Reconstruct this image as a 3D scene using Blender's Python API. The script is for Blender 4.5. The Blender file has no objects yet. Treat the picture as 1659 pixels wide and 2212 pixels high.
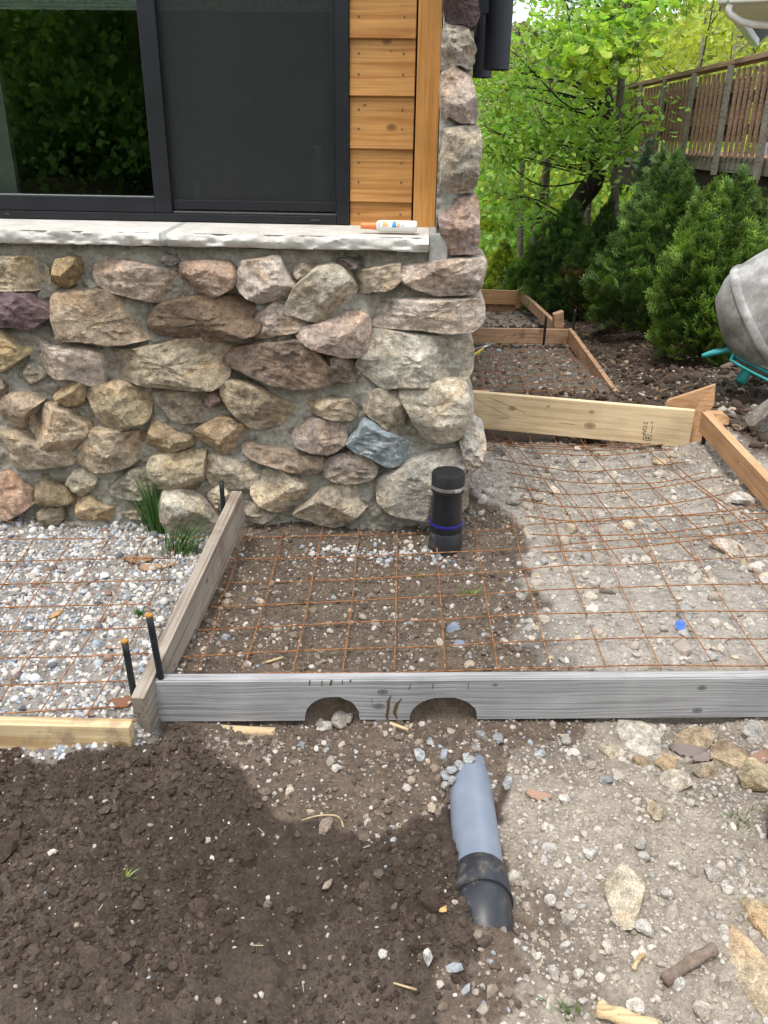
import bpy, bmesh, math, random
import numpy as np
from mathutils import Vector, Matrix

random.seed(7)
rng = np.random.default_rng(11)
SC = bpy.context.scene
COL = SC.collection
R_ = math.radians

# ------------------------------------------------------------------ camera
PITCH, ROLL, CAM_H, FPX = R_(24.3), R_(0.868), 1.432, 1789.0   # FPX for a picture 1659 px wide
F_ = np.array([0, math.cos(PITCH), -math.sin(PITCH)])
R0 = np.array([1.0, 0, 0]); U0 = np.array([0, math.sin(PITCH), math.cos(PITCH)])
RV = R0*math.cos(ROLL) + U0*math.sin(ROLL)
UV = -R0*math.sin(ROLL) + U0*math.cos(ROLL)
CAM = np.array([0, 0, CAM_H])
cam_d = bpy.data.cameras.new('camera'); cam = bpy.data.objects.new('camera', cam_d); COL.objects.link(cam)
m3 = Matrix(((RV[0], UV[0], -F_[0]), (RV[1], UV[1], -F_[1]), (RV[2], UV[2], -F_[2])))
cam.matrix_world = Matrix.Translation(CAM) @ m3.to_4x4()
cam_d.sensor_width = 36.0
cam_d.lens = 36.0*FPX/2212.0
cam_d.clip_start = 0.05; cam_d.clip_end = 6000
SC.camera = cam

# ------------------------------------------------------------------ world, sun, exposure
SUN_EL, SUN_AZ = R_(71), R_(215)     # bright overcast, sun veiled behind the photographer's left
w = bpy.data.worlds.new('World'); SC.world = w; w.use_nodes = True
nt = w.node_tree; nt.nodes.clear()
sky = nt.nodes.new('ShaderNodeTexSky'); sky.sky_type = 'NISHITA'; sky.sun_disc = False
sky.sun_elevation = SUN_EL; sky.sun_rotation = SUN_AZ; sky.air_density = 1.0; sky.dust_density = 2.5
tc = nt.nodes.new('ShaderNodeTexCoord')
cl = nt.nodes.new('ShaderNodeTexNoise'); cl.inputs['Scale'].default_value = 2.2; cl.inputs['Detail'].default_value = 7
cr = nt.nodes.new('ShaderNodeValToRGB'); cr.color_ramp.elements[0].position = .34; cr.color_ramp.elements[1].position = .56
mx = nt.nodes.new('ShaderNodeMixRGB'); mx.inputs[2].default_value = (9.5, 9.7, 10.0, 1)
bg = nt.nodes.new('ShaderNodeBackground'); bg.inputs['Strength'].default_value = 0.115
ow = nt.nodes.new('ShaderNodeOutputWorld')
L = nt.links.new
L(tc.outputs['Generated'], cl.inputs['Vector']); L(cl.outputs['Fac'], cr.inputs['Fac'])
L(cr.outputs['Color'], mx.inputs[0]); L(sky.outputs['Color'], mx.inputs[1])
L(mx.outputs[0], bg.inputs['Color']); L(bg.outputs[0], ow.inputs['Surface'])
sun_d = bpy.data.lights.new('sun', 'SUN'); sun = bpy.data.objects.new('sun', sun_d); COL.objects.link(sun)
sun_d.energy = 1.5; sun_d.angle = R_(16); sun_d.color = (1.0, 0.95, 0.87)
sdir = Vector((math.sin(SUN_AZ)*math.cos(SUN_EL), math.cos(SUN_AZ)*math.cos(SUN_EL), math.sin(SUN_EL)))
sun.rotation_euler = sdir.to_track_quat('Z', 'Y').to_euler()
sun.location = (0, 0, 30)
SC.view_settings.view_transform = 'Standard'; SC.view_settings.look = 'None'
SC.view_settings.exposure = 0.93; SC.view_settings.gamma = 1.0
SC.render.engine = 'CYCLES'
SC.cycles.use_denoising = True
SC.cycles.max_bounces = 6; SC.cycles.diffuse_bounces = 3; SC.cycles.glossy_bounces = 3
SC.cycles.transmission_bounces = 4; SC.cycles.transparent_max_bounces = 12
SC.cycles.caustics_reflective = False; SC.cycles.caustics_refractive = False

# ------------------------------------------------------------------ pixel -> place helpers (pixels of the 1659x2212 view)
def ray(px, py):
    return F_ + (px-829.5)/FPX*RV - (py-1106.0)/FPX*UV
def G(px, py, z=0.0):
    r = ray(px, py); t = (z-CAM_H)/r[2]; return CAM + r*t
def P(px, py, d):
    r = ray(px, py); return CAM + r*(d/math.hypot(r[0], r[1]))
def C7(x, y): return (.66305*x/1.8228, (1850+.66305*y)/1.8228)
def C4(x, y): return (.60277*x/1.8228, (950+.60277*y)/1.8228)
def C5(x, y): return ((900+.63291*x)/1.8228, (950+.63291*y)/1.8228)
def C2(x, y): return ((900+.60277*x)/1.8228, .60277*y/1.8228)
def C1(x, y): return (.60277*x/1.8228, .60277*y/1.8228)
def C6(x, y): return ((1800+.7378*x)/1.8228, (1000+.7378*y)/1.8228)
def C3(x, y): return ((1800+.7378*x)/1.8228, .7378*y/1.8228)
# house wall frame
YAW = R_(2.4)
WU = np.array([math.cos(YAW), -math.sin(YAW), 0]); WN = np.array([-math.sin(YAW), -math.cos(YAW), 0]); WZ = np.array([0, 0, 1.0])
WO = G(620, 1152, -0.03); WO[2] = 0
def Wp(px, py, off=0.0):
    r = ray(px, py); t = np.dot(WO + WN*off - CAM, WN)/np.dot(r, WN); return CAM + r*t
def Wl(px, py, off=0.0):
    p = Wp(px, py, off) - WO; return np.array([np.dot(p, WU), p[2]])
MW = Matrix(((WU[0], WN[0], 0, WO[0]), (WU[1], WN[1], 0, WO[1]), (0, 0, 1, 0), (0, 0, 0, 1)))  # local (u, out, z); mirrored
def w2(u, o, z): return WO + WU*u + WN*o + WZ*z

# ------------------------------------------------------------------ noise
def _h(i, j, k, s):
    n = (i*374761393 + j*668265263 + k*2147483647 + s*1274126177) & 0xffffffff
    n = ((n ^ (n >> 13))*1274126177) & 0xffffffff
    return ((n ^ (n >> 16)) & 0xffff)/65535.0
def vnoise(p, seed=0):
    p = np.asarray(p, float); i = np.floor(p).astype(np.int64); f = p-i; f = f*f*(3-2*f)
    out = 0
    for dx in (0, 1):
        wx = f[:, 0] if dx else 1-f[:, 0]
        for dy in (0, 1):
            wy = f[:, 1] if dy else 1-f[:, 1]
            for dz in (0, 1):
                wz = f[:, 2] if dz else 1-f[:, 2]
                out = out + wx*wy*wz*_h(i[:, 0]+dx, i[:, 1]+dy, i[:, 2]+dz, seed)
    return out*2-1
def fbm(p, octv=4, seed=0, gain=.5):
    a, s, o = 1.0, 0, 0; p = np.asarray(p, float)
    for k in range(octv):
        s = s + a*vnoise(p, seed+k*17); p = p*2.03+7.1; a *= gain
    return s
def xyz(x, y, z=0.0): return np.stack([x, y, np.zeros_like(x)+z], 1)

# ------------------------------------------------------------------ objects
WM = {}
def link(o, M=None, parent=None):
    COL.objects.link(o); M = M or Matrix.Identity(4); WM[o.name] = M
    if parent is not None:
        o.parent = parent; o.matrix_parent_inverse = WM[parent.name].inverted()
    o.matrix_basis = M
    return o
def tag(o, label=None, cat=None, group=None, kind=None):
    if label: o['label'] = label
    if cat: o['category'] = cat
    if group: o['group'] = group
    if kind: o['kind'] = kind
    return o
def empty(name, loc, label=None, cat=None, group=None):
    o = bpy.data.objects.new(name, None); o.empty_display_size = .05
    link(o, Matrix.Translation(Vector(loc))); return tag(o, label, cat, group)
def npmesh(name, V, F, cols=None, smooth=True):
    """V (n,3); F (m,k) constant k"""
    V = np.asarray(V, np.float32); F = np.asarray(F, np.int32); me = bpy.data.meshes.new(name)
    m, k = F.shape
    me.vertices.add(len(V)); me.vertices.foreach_set('co', V.ravel())
    me.loops.add(m*k); me.loops.foreach_set('vertex_index', F.ravel())
    me.polygons.add(m); me.polygons.foreach_set('loop_start', np.arange(0, m*k, k, dtype=np.int32))
    me.polygons.foreach_set('use_smooth', np.full(m, smooth))
    if cols is not None:
        a = me.attributes.new('Col', 'FLOAT_COLOR', 'POINT'); c = np.ones((len(V), 4), np.float32); c[:, :3] = cols
        a.data.foreach_set('color', c.ravel())
    me.update(calc_edges=True); me.validate()
    return me
def mobj(name, me, mat, parent=None, M=None, color=None):
    o = bpy.data.objects.new(name, me)
    if mat is not None and not me.materials: me.materials.append(mat)
    if color is not None: o.color = (*color, 1)
    return link(o, M, parent)
def pmesh(name, verts, faces, smooth=False):
    me = bpy.data.meshes.new(name); me.from_pydata([tuple(map(float, v)) for v in verts], [], faces); me.update()
    if smooth: me.polygons.foreach_set('use_smooth', [True]*len(me.polygons))
    return me
def bm_to(name, bm, smooth=False):
    me = bpy.data.meshes.new(name); bmesh.ops.recalc_face_normals(bm, faces=bm.faces[:]); bm.to_mesh(me); bm.free()
    if smooth: me.polygons.foreach_set('use_smooth', [True]*len(me.polygons))
    return me
def box_me(name, sx, sy, sz, bev=0.003, jitter=0.0):
    bm = bmesh.new(); bmesh.ops.create_cube(bm, size=1)
    for v in bm.verts: v.co = Vector((v.co.x*sx, v.co.y*sy, v.co.z*sz))
    if jitter:
        for v in bm.verts: v.co += Vector((random.uniform(-1, 1), random.uniform(-1, 1), random.uniform(-1, 1)))*jitter
    if bev: bmesh.ops.bevel(bm, geom=bm.edges[:], offset=bev, segments=2, affect='EDGES', profile=.6)
    return bm_to(name, bm)
def frame_from(x, y, z, o):
    x = Vector(x).normalized(); y = Vector(y).normalized(); z = Vector(z).normalized(); o = Vector(o)
    return Matrix(((x[0], y[0], z[0], o[0]), (x[1], y[1], z[1], o[1]), (x[2], y[2], z[2], o[2]), (0, 0, 0, 1)))
def frame_up(xdir, o, up=(0, 0, 1)):
    x = Vector(xdir).normalized(); y = Vector(up).cross(x).normalized(); z = x.cross(y); return frame_from(x, y, z, o)
def board(name, a, b, h, t, mat, parent=None, side=0.0, bev=.003, color=None):
    """plank on edge; a,b = top edge centre line ends; h height, t thickness"""
    a, b = Vector(a), Vector(b); M = frame_up(b-a, (a+b)/2)
    c = M.col[3].to_3d() - M.col[2].to_3d()*(h/2) + M.col[1].to_3d()*side
    M.translation = c
    return mobj(name, box_me(name, (b-a).length, t, h, bev), mat, parent, M, color)
def tube_np(pts, rad, n=7, cap=True):
    pts = np.asarray(pts, float); m = len(pts); rad = np.broadcast_to(rad, (m,))
    T = np.gradient(pts, axis=0); T /= np.linalg.norm(T, axis=1)[:, None]+1e-9
    ref = np.array([0, 0, 1.0]) if abs(T[0][2]) < .9 else np.array([1.0, 0, 0])
    V = []
    for i in range(m):
        a = np.cross(T[i], ref); a /= np.linalg.norm(a)+1e-9; b = np.cross(T[i], a); ref = -np.cross(T[i], a) if False else ref
        for k in range(n):
            th = 2*math.pi*k/n; V.append(pts[i] + rad[i]*(math.cos(th)*a + math.sin(th)*b))
    Fq = [(i*n+k, i*n+(k+1) % n, (i+1)*n+(k+1) % n, (i+1)*n+k) for i in range(m-1) for k in range(n)]
    if cap: Fq += [tuple(range(n-1, -1, -1)), tuple((m-1)*n+k for k in range(n))]
    return V, Fq
def tube(name, pts, rad, mat, parent=None, n=7, smooth=True, color=None):
    V, Fq = tube_np(pts, rad, n); return mobj(name, pmesh(name, V, Fq, smooth), mat, parent, None, color)
def lathe_me(name, prof, n=40, smooth=True):
    V, Fq = [], []
    for (r, z) in prof:
        for k in range(n): V.append((r*math.cos(2*math.pi*k/n), r*math.sin(2*math.pi*k/n), z))
    for i in range(len(prof)-1):
        for k in range(n): Fq.append((i*n+k, i*n+(k+1) % n, (i+1)*n+(k+1) % n, (i+1)*n+k))
    Fq.append(tuple(range(n-1, -1, -1))); Fq.append(tuple((len(prof)-1)*n+k for k in range(n)))
    me = pmesh(name, V, Fq, smooth)
    if smooth: sharp(me)
    return me
def sharp(me, ang=35):
    bm = bmesh.new(); bm.from_mesh(me)
    for e in bm.edges:
        if len(e.link_faces) == 2 and e.calc_face_angle() > R_(ang): e.smooth = False
    bm.to_mesh(me); bm.free()
def smooth_pts(ps, k=8):
    ps = np.asarray(ps, float); n = len(ps); out = []
    for i in range(n-1):
        p0 = ps[max(i-1, 0)]; p1 = ps[i]; p2 = ps[i+1]; p3 = ps[min(i+2, n-1)]
        for t in np.linspace(0, 1, k, endpoint=False):
            out.append(.5*((2*p1)+(-p0+p2)*t+(2*p0-5*p1+4*p2-p3)*t*t+(-p0+3*p1-3*p2+p3)*t**3))
    out.append(ps[-1]); return np.array(out)

# ------------------------------------------------------------------ materials
class NT:
    def __init__(s, name):
        s.m = bpy.data.materials.new(name); s.m.use_nodes = True; s.t = s.m.node_tree; s.n = s.t.nodes
        s.b = s.n['Principled BSDF']; s.out = s.n['Material Output']; s.tc = s.n.new('ShaderNodeTexCoord')
    def lk(s, a, b): s.t.links.new(a, b)
    def map(s, scale=(1, 1, 1), src='Object', loc=None):
        m = s.n.new('ShaderNodeMapping'); m.inputs['Scale'].default_value = scale
        s.lk(s.tc.outputs[src], m.inputs['Vector'])
        if loc is not None: s.lk(loc, m.inputs['Location'])
        return m.outputs[0]
    def noise(s, scale, detail=4, vec=None, rough=.55, dist=0):
        n = s.n.new('ShaderNodeTexNoise'); n.inputs['Scale'].default_value = scale; n.inputs['Detail'].default_value = detail
        n.inputs['Roughness'].default_value = rough; n.inputs['Distortion'].default_value = dist
        if vec is None: vec = s.tc.outputs['Object']
        s.lk(vec, n.inputs['Vector']); return n.outputs['Fac']
    def voro(s, scale, vec=None, feat='F1', out='Distance'):
        n = s.n.new('ShaderNodeTexVoronoi'); n.feature = feat; n.inputs['Scale'].default_value = scale
        s.lk(vec if vec is not None else s.tc.outputs['Object'], n.inputs['Vector']); return n.outputs[out]
    def ramp(s, fac, stops, interp='LINEAR'):
        r = s.n.new('ShaderNodeValToRGB'); e = r.color_ramp.elements; r.color_ramp.interpolation = interp
        while len(e) < len(stops): e.new(.5)
        for el, (p, c) in zip(e, stops):
            el.position = p; el.color = (c, c, c, 1) if isinstance(c, (int, float)) else (*c[:3], 1)
        s.lk(fac, r.inputs[0]); return r.outputs[0]
    def mix(s, fac, a, b, mode='MIX'):
        m = s.n.new('ShaderNodeMixRGB'); m.blend_type = mode
        for i, v in ((0, fac), (1, a), (2, b)):
            if isinstance(v, (int, float)): m.inputs[i].default_value = v if i == 0 else (v, v, v, 1)
            elif isinstance(v, tuple): m.inputs[i].default_value = (*v[:3], 1)
            else: s.lk(v, m.inputs[i])
        return m.outputs[0]
    def math(s, op, a, b=0.0, c=None, clamp=False):
        m = s.n.new('ShaderNodeMath'); m.operation = op; m.use_clamp = clamp
        for i, v in enumerate((a, b, c)):
            if v is None: continue
            if isinstance(v, (int, float)): m.inputs[i].default_value = v
            else: s.lk(v, m.inputs[i])
        return m.outputs[0]
    def attr(s, name='Col'):
        a = s.n.new('ShaderNodeAttribute'); a.attribute_name = name; return a.outputs['Color']
    def oinfo(s, out='Color'):
        return s.n.new('ShaderNodeObjectInfo').outputs[out]
    def bump(s, h, strength=.3, dist=.01, prev=None):
        b = s.n.new('ShaderNodeBump'); b.inputs['Strength'].default_value = strength; b.inputs['Distance'].default_value = dist
        s.lk(h, b.inputs['Height'])
        if prev is not None: s.lk(prev, b.inputs['Normal'])
        s.lk(b.outputs[0], s.b.inputs['Normal']); return b.outputs[0]
    def set(s, col=None, rough=.8, metal=0.0, spec=.3):
        if col is not None:
            if isinstance(col, tuple): s.b.inputs['Base Color'].default_value = (*col[:3], 1)
            else: s.lk(col, s.b.inputs['Base Color'])
        if isinstance(rough, (int, float)): s.b.inputs['Roughness'].default_value = rough
        else: s.lk(rough, s.b.inputs['Roughness'])
        s.b.inputs['Metallic'].default_value = metal; s.b.inputs['Specular IOR Level'].default_value = spec
        return s.m

def plain(name, col, rough=.6, metal=0, spec=.4, nz=60, amt=.25, bump=.1):
    t = NT(name); f = t.noise(nz, 5); c = t.mix(1, col, t.ramp(f, [(.3, 1-amt), (.7, 1+amt*.4)]), 'MULTIPLY')
    if bump: t.bump(f, bump, .004)
    return t.set(c, rough, metal, spec)

def mat_stone():
    t = NT('fieldstone'); rnd = t.oinfo('Random'); oc = t.oinfo('Color')
    off = t.n.new('ShaderNodeCombineXYZ'); t.lk(t.math('MULTIPLY', rnd, 37.0), off.inputs[0]); t.lk(t.math('MULTIPLY', rnd, 91.0), off.inputs[2])
    v = t.map(loc=off.outputs[0])
    big = t.noise(9, 5, v, .6); mid = t.noise(45, 5, v, .65); fine = t.noise(260, 3, v, .6); grain = t.voro(420, v, out='Color')
    c = t.mix(1, oc, t.ramp(big, [(.3, .55), (.5, 1.0), (.7, 1.4)]), 'MULTIPLY')
    ocr = t.mix(t.ramp(t.noise(6, 4, v, .6, 1.0), [(.48, 0), (.66, .42)]), c, t.mix(1, c, (1.12, .86, .58), 'MULTIPLY'))
    c = t.mix(1, ocr, t.ramp(mid, [(.28, .5), (.5, 1.0), (.72, 1.5)]), 'MULTIPLY')
    bw = t.n.new('ShaderNodeRGBToBW'); t.lk(grain, bw.inputs[0])
    c = t.mix(.55, c, t.mix(1, c, t.ramp(bw.outputs[0], [(.2, .6), (.6, 1.05), (.9, 1.5)]), 'MULTIPLY'))
    c = t.mix(t.ramp(fine, [(.62, 0), (.72, .5)]), c, t.mix(1, c, .38, 'MULTIPLY'))
    h = t.math('ADD', t.math('MULTIPLY', mid, 1.3), t.math('MULTIPLY', fine, .45))
    b1 = t.bump(t.noise(18, 6, v, .7), 1.0, .022)
    t.bump(h, .9, .009, b1)
    return t.set(c, .88, 0, .25)
def mat_mortar():
    t = NT('mortar'); a = t.noise(7, 5); b = t.noise(70, 6, rough=.7); c_ = t.noise(300, 3)
    c = t.ramp(a, [(.3, (.29, .268, .225)), (.55, (.40, .375, .32)), (.75, (.48, .455, .40))])
    c = t.mix(1, c, t.ramp(b, [(.3, .72), (.6, 1.05), (.8, 1.2)]), 'MULTIPLY')
    b1 = t.bump(b, .9, .012); t.bump(c_, .5, .004, b1)
    return t.set(c, .95, 0, .15)
def mat_wood(name, base, dark, ringscale=26, knots=(), rough=.75, grey=0.0, bump=.25, stain=None, contrast=1.0):
    """grain along local x; knots = (x, z, radius) on the faces"""
    t = NT(name); rnd = t.oinfo('Random')
    sep = t.n.new('ShaderNodeSeparateXYZ'); t.lk(t.tc.outputs['Object'], sep.inputs[0])
    x, y, z = sep.outputs
    zz = t.math('ADD', z, t.math('MULTIPLY', t.math('SUBTRACT', t.noise(1.3, 2), .5), .05))
    kmask = None
    for (kx, kz, kr) in knots:
        dx = t.math('MULTIPLY', t.math('SUBTRACT', x, kx), .62); dz = t.math('SUBTRACT', z, kz)
        d = t.math('SQRT', t.math('ADD', t.math('MULTIPLY', dx, dx), t.math('MULTIPLY', dz, dz)))
        g = t.math('DIVIDE', kr, t.math('ADD', d, kr*.6))
        sg = t.math('MULTIPLY', t.math('SIGN', dz), t.math('MULTIPLY', t.math('POWER', g, 2.0), kr*.55))
        zz = t.math('SUBTRACT', zz, sg)
        k = t.math('SUBTRACT', 1.0, t.math('DIVIDE', d, kr), clamp=True)
        kmask = k if kmask is None else t.math('MAXIMUM', kmask, k)
    cb = t.n.new('ShaderNodeCombineXYZ')
    t.lk(t.math('ADD', t.math('MULTIPLY', x, .55), t.math('MULTIPLY', rnd, 20.0)), cb.inputs[0]); t.lk(t.math('MULTIPLY', y, 1.0), cb.inputs[1]); t.lk(zz, cb.inputs[2])
    v = cb.outputs[0]
    vs = t.n.new('ShaderNodeVectorMath'); vs.operation = 'MULTIPLY'; vs.inputs[1].default_value = (1, ringscale, ringscale); t.lk(v, vs.inputs[0])
    g1 = t.noise(3.2, 3, vs.outputs[0], .5)
    vs2 = t.n.new('ShaderNodeVectorMath'); vs2.operation = 'MULTIPLY'; vs2.inputs[1].default_value = (4, 260, 260); t.lk(v, vs2.inputs[0])
    g2 = t.noise(1.6, 4, vs2.outputs[0], .6)
    c = t.ramp(g1, [(.36, dark), (.47, base), (.54, tuple(min(1, q*1.12) for q in base)), (.6, base), (.68, dark)])
    c = t.mix(contrast, tuple(base), c)
    c = t.mix(1, c, t.ramp(g2, [(.3, .8), (.55, 1.02), (.8, 1.12)]), 'MULTIPLY')
    c = t.mix(1, c, t.ramp(t.noise(4, 4), [(.3, .78), (.6, 1.05)]), 'MULTIPLY')
    if stain: c = t.mix(t.ramp(t.noise(stain[1], 5, rough=.65), [(.52, 0), (.68, .75)]), c, stain[0])
    if kmask is not None:
        c = t.mix(t.ramp(kmask, [(.0, 0), (.25, .75), (.5, .55), (.75, .9)]), c, tuple(q*.38 for q in dark))
    t.bump(t.math('ADD', g1, t.math('MULTIPLY', g2, .5)), bump, .004)
    return t.set(c, rough, 0, .25)
def mat_col(name, rough=.9, nz=150, amt=.3, bump=.3, dist=.004, spec=.2):
    t = NT(name); f = t.noise(nz, 4, rough=.65); c = t.mix(1, t.attr(), t.ramp(f, [(.3, 1-amt), (.7, 1+amt*.8)]), 'MULTIPLY')
    if bump: t.bump(f, bump, dist)
    return t.set(c, rough, 0, spec)
def mat_leaf(name, trans=.5, rough=.45):
    t = NT(name); c = t.attr(); t.set(c, rough, 0, .35)
    tr = t.n.new('ShaderNodeBsdfTranslucent'); t.lk(t.mix(1, c, (1.25, 1.3, .6), 'MULTIPLY'), tr.inputs[0])
    ms = t.n.new('ShaderNodeMixShader'); ms.inputs[0].default_value = trans
    t.lk(t.b.outputs[0], ms.inputs[1]); t.lk(tr.outputs[0], ms.inputs[2]); t.lk(ms.outputs[0], t.out.inputs['Surface']); return t.m
def mat_rust():
    t = NT('rusty_wire'); f = t.noise(60, 4); c = t.ramp(f, [(.3, (.09, .045, .028)), (.5, (.26, .115, .048)), (.68, (.42, .20, .08))])
    return t.set(c, .85, 0, .2)
def mat_bark(name, a, b):
    t = NT(name); f = t.noise(14, 6, t.map((3, 3, .7)), .7); t.bump(f, .8, .03); return t.set(t.ramp(f, [(.3, a), (.7, b)]), .95, 0, .1)
def mat_glass():
    t = NT('window_glass'); t.n.remove(t.b)
    tr = t.n.new('ShaderNodeBsdfTransparent'); tr.inputs[0].default_value = (.93, 1.0, .96, 1)
    gl = t.n.new('ShaderNodeBsdfGlossy'); gl.inputs['Roughness'].default_value = .005; gl.inputs[0].default_value = (.9, 1, .92, 1)
    fr = t.n.new('ShaderNodeFresnel'); fr.inputs[0].default_value = 2.0
    ms = t.n.new('ShaderNodeMixShader'); t.lk(fr.outputs[0], ms.inputs[0]); t.lk(tr.outputs[0], ms.inputs[1]); t.lk(gl.outputs[0], ms.inputs[2])
    t.lk(ms.outputs[0], t.out.inputs['Surface']); return t.m
def mat_screen():
    t = NT('insect_screen'); t.set((.042, .047, .045), .8, 0, .2)
    tr = t.n.new('ShaderNodeBsdfTransparent')
    ms = t.n.new('ShaderNodeMixShader'); f = t.ramp(t.noise(3.0, 3), [(.3, .33), (.7, .42)]); t.lk(f, ms.inputs[0])
    t.lk(tr.outputs[0], ms.inputs[1]); t.lk(t.b.outputs[0], ms.inputs[2]); t.lk(ms.outputs[0], t.out.inputs['Surface']); return t.m
def mat_ground():
    t = NT('earth'); c = t.attr(); P_ = t.n.new('ShaderNodeNewGeometry').outputs['Position']
    a = t.noise(22, 6, P_, .65); b = t.noise(120, 5, P_, .7); f = t.noise(420, 3, P_)
    k = t.mix(1, c, t.ramp(a, [(.28, .62), (.5, 1.0), (.75, 1.3)]), 'MULTIPLY')
    k = t.mix(1, k, t.ramp(b, [(.28, .6), (.5, 1.0), (.75, 1.42)]), 'MULTIPLY')
    k = t.mix(t.ramp(f, [(.66, 0), (.74, .55)]), k, t.mix(1, k, (2.1, 2.0, 1.9), 'MULTIPLY'))
    b1 = t.bump(b, .8, .012); t.bump(f, .5, .004, b1)
    return t.set(k, .96, 0, .12)

M_STONE = mat_stone(); M_MORTAR = mat_mortar(); M_RUST = mat_rust()
M_PEB = mat_col('pebble_surface', .85, 220, .28, .35, .003, .3)
M_CLOD = mat_col('soil_clod', .97, 160, .35, .6, .005, .08)
M_LEAF = mat_leaf('tree_leaf'); M_ARB = mat_leaf('conifer_spray', .25, .6); M_FAR = mat_leaf('distant_leaf', .35, .8)
M_BARK = mat_bark('dark_bark', (.02, .017, .014), (.075, .062, .05)); M_BARK2 = mat_bark('grey_bark', (.1, .085, .07), (.24, .21, .17))
M_BLACK = plain('black_vinyl', (.013, .0135, .017), .42, 0, .4, 8, .25, 0)
M_LAMP = plain('black_powder_coat', (.013, .016, .024), .55, 0, .4, 200, .2, .05)
M_ABS = plain('black_pipe_plastic', (.012, .013, .017), .32, 0, .5, 30, .4, .04)
M_WHITE = plain('white_paint', (.72, .74, .72), .5, 0, .4, 20, .08, 0)
M_STEEL = plain('steel', (.55, .55, .54), .35, .9, .5, 60, .3, .05)

# ------------------------------------------------------------------ ground shape
_a, _b = G(325, 1463, .037), G(1659, 1455, .037)      # front form board top edge
SLB = (_b[1]-_a[1])/(_b[0]-_a[0])
def yrel(x, y): return y - SLB*np.clip(x-_a[0], -.6, 2.2)*np.clip((3.2-y)/.8, 0, 1)*np.clip(y/1.5, 0, 1)
YB = _a[1]+.025
_gy = np.array([-60, 0.4, 1.5, YB-.012, YB+.02, 3.0, 3.5, 4.55, 5.5, 7.7, 8.3, 10.4, 12, 16, 25, 60, 150, 520, 640, 1000, 1600])
_gz = np.array([-.2, -.10, -.115, -.12, -.035, -.02, -.05, -.175, -.2, -.41, -.42, -.50, -.8, -1.9, -4.2, -9, -17, -19, -10, 104, 165.])
PIPE_A = G(1040, 1884, -.05); PIPE_B = G(1013, 1625, -.08)
def spot(px, py, z=-.03): return G(px, py, z)
DIPS = [(spot(976, 1345), .034, .03), (spot(990, 1378), .03, .03), (spot(984, 1440), .034, .02)]
def path_x(y): return 1.5 + (y-5.0)*.12      # right edge of the side path
def gh(x, y):
    x = np.asarray(x, float); y = np.asarray(y, float)
    z = np.interp(yrel(x, y), _gy, _gz)
    near = np.clip((14-y)/4, 0, 1)
    # left gravel bed keeps its level up to the low form board
    lb = np.clip((-.62-x-(y-1.9)*-.18)/.05, 0, 1)*np.clip((y-1.80)/.05, 0, 1)*np.clip((3.2-y)/.2, 0, 1)
    z = np.where(lb > 0, z*(1-lb) + lb*(-.03), z)
    z = z + (.012+.02*np.clip((x+.62)/.1, 0, 1))*np.clip((y-2.45)/.5, 0, 1)*np.clip((.42-x)/.15, 0, 1)*np.clip((3.6-y)/.3, 0, 1)
    # bank right of the path
    k = np.clip((x-path_x(y)-.05)/.5, 0, 1)*np.clip((y-3.4)/.8, 0, 1)*near
    z = z + k*(.10+.05*np.clip(x-path_x(y), 0, 6))
    # distant hill outline
    far = np.clip((y-560)/300, 0, 1)
    z = z + far*14*vnoise(xyz(x/160, y/160), 5) + far*np.clip(-x/500, -.3, .6)*10
    p = xyz(x, y)
    nearf = np.clip((13-y)/3, 0, 1)
    z = z + nearf*(.018*vnoise(p*3.1, 1) + .010*vnoise(p*8.3, 2) + .006*vnoise(p*19, 3) + .0035*vnoise(p*47, 4) + .002*vnoise(p*105, 8))
    # loose topsoil, lumpy, in front of the boards on the left
    ts = np.clip((.30-x+.12*vnoise(p*2.2, 21))/.12, 0, 1)*np.clip((1.84-y)/.06, 0, 1)*np.clip((y+2)/1, 0, 1)
    z = z + ts*(.036*np.clip(fbm(p*4.2, 3, 31), -.5, 1.2) + .014*fbm(p*12, 3, 33) + .007*fbm(p*42, 2, 35) + .02)
    # rut right of the pipe trench
    rx = x-(.36+.10*(1.5-y)); z = z - .02*np.exp(-(rx/.05)**2)*np.clip((1.35-y)/.2, 0, 1)*np.clip(y/.3, 0, 1)
    # little heap where the left boards meet
    q = spot(385, 1600, -.1); z = z + .025*np.exp(-((x-q[0])**2+(y-q[1])**2)/.006)
    # hollow under the two notches and trench along the pipe
    for (px, py, dep, s) in ((720, 1570, .03, .010), (955, 1580, .02, .012)):
        q = spot(px, py, -.12); z = z - dep*np.exp(-((x-q[0])**2+(y-q[1])**2)/s)
    t_ = np.clip((y-PIPE_A[1])/(PIPE_B[1]-PIPE_A[1]), -.3, 1.0); cx = PIPE_A[0]+(PIPE_B[0]-PIPE_A[0])*t_
    tr = np.exp(-((x-cx-.03)/.085)**2)*np.clip((1.72-y)/.2, 0, 1)*np.clip((y-1.27)/.08, 0, 1)
    z = z - .04*tr
    q = spot(1055, 2040, -.06); z = z + .035*np.exp(-((x-q[0])**2+(y-q[1]+.02)**2)/.004)
    for (px, py, a, sx, sy) in ((962, 1640, .045, .04, .045), (1005, 1615, .03, .04, .03), (1000, 1990, .04, .045, .05), (945, 1900, .02, .035, .09), (1085, 2035, .045, .06, .045)):
        q = spot(px, py, -.06); z = z + a*np.exp(-((x-q[0])/sx)**2-((y-q[1])/sy)**2)
    q = spot(300, 1590, -.1); z = z - .05*np.exp(-((x-q[0])**2+(y-q[1])**2)/.004)
    # buried drain line below the mesh
    for (q, d, s) in DIPS: z = z - d*np.exp(-(((x-q[0])/.028)**2+((y-q[1])/s)**2))
    return z
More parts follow.
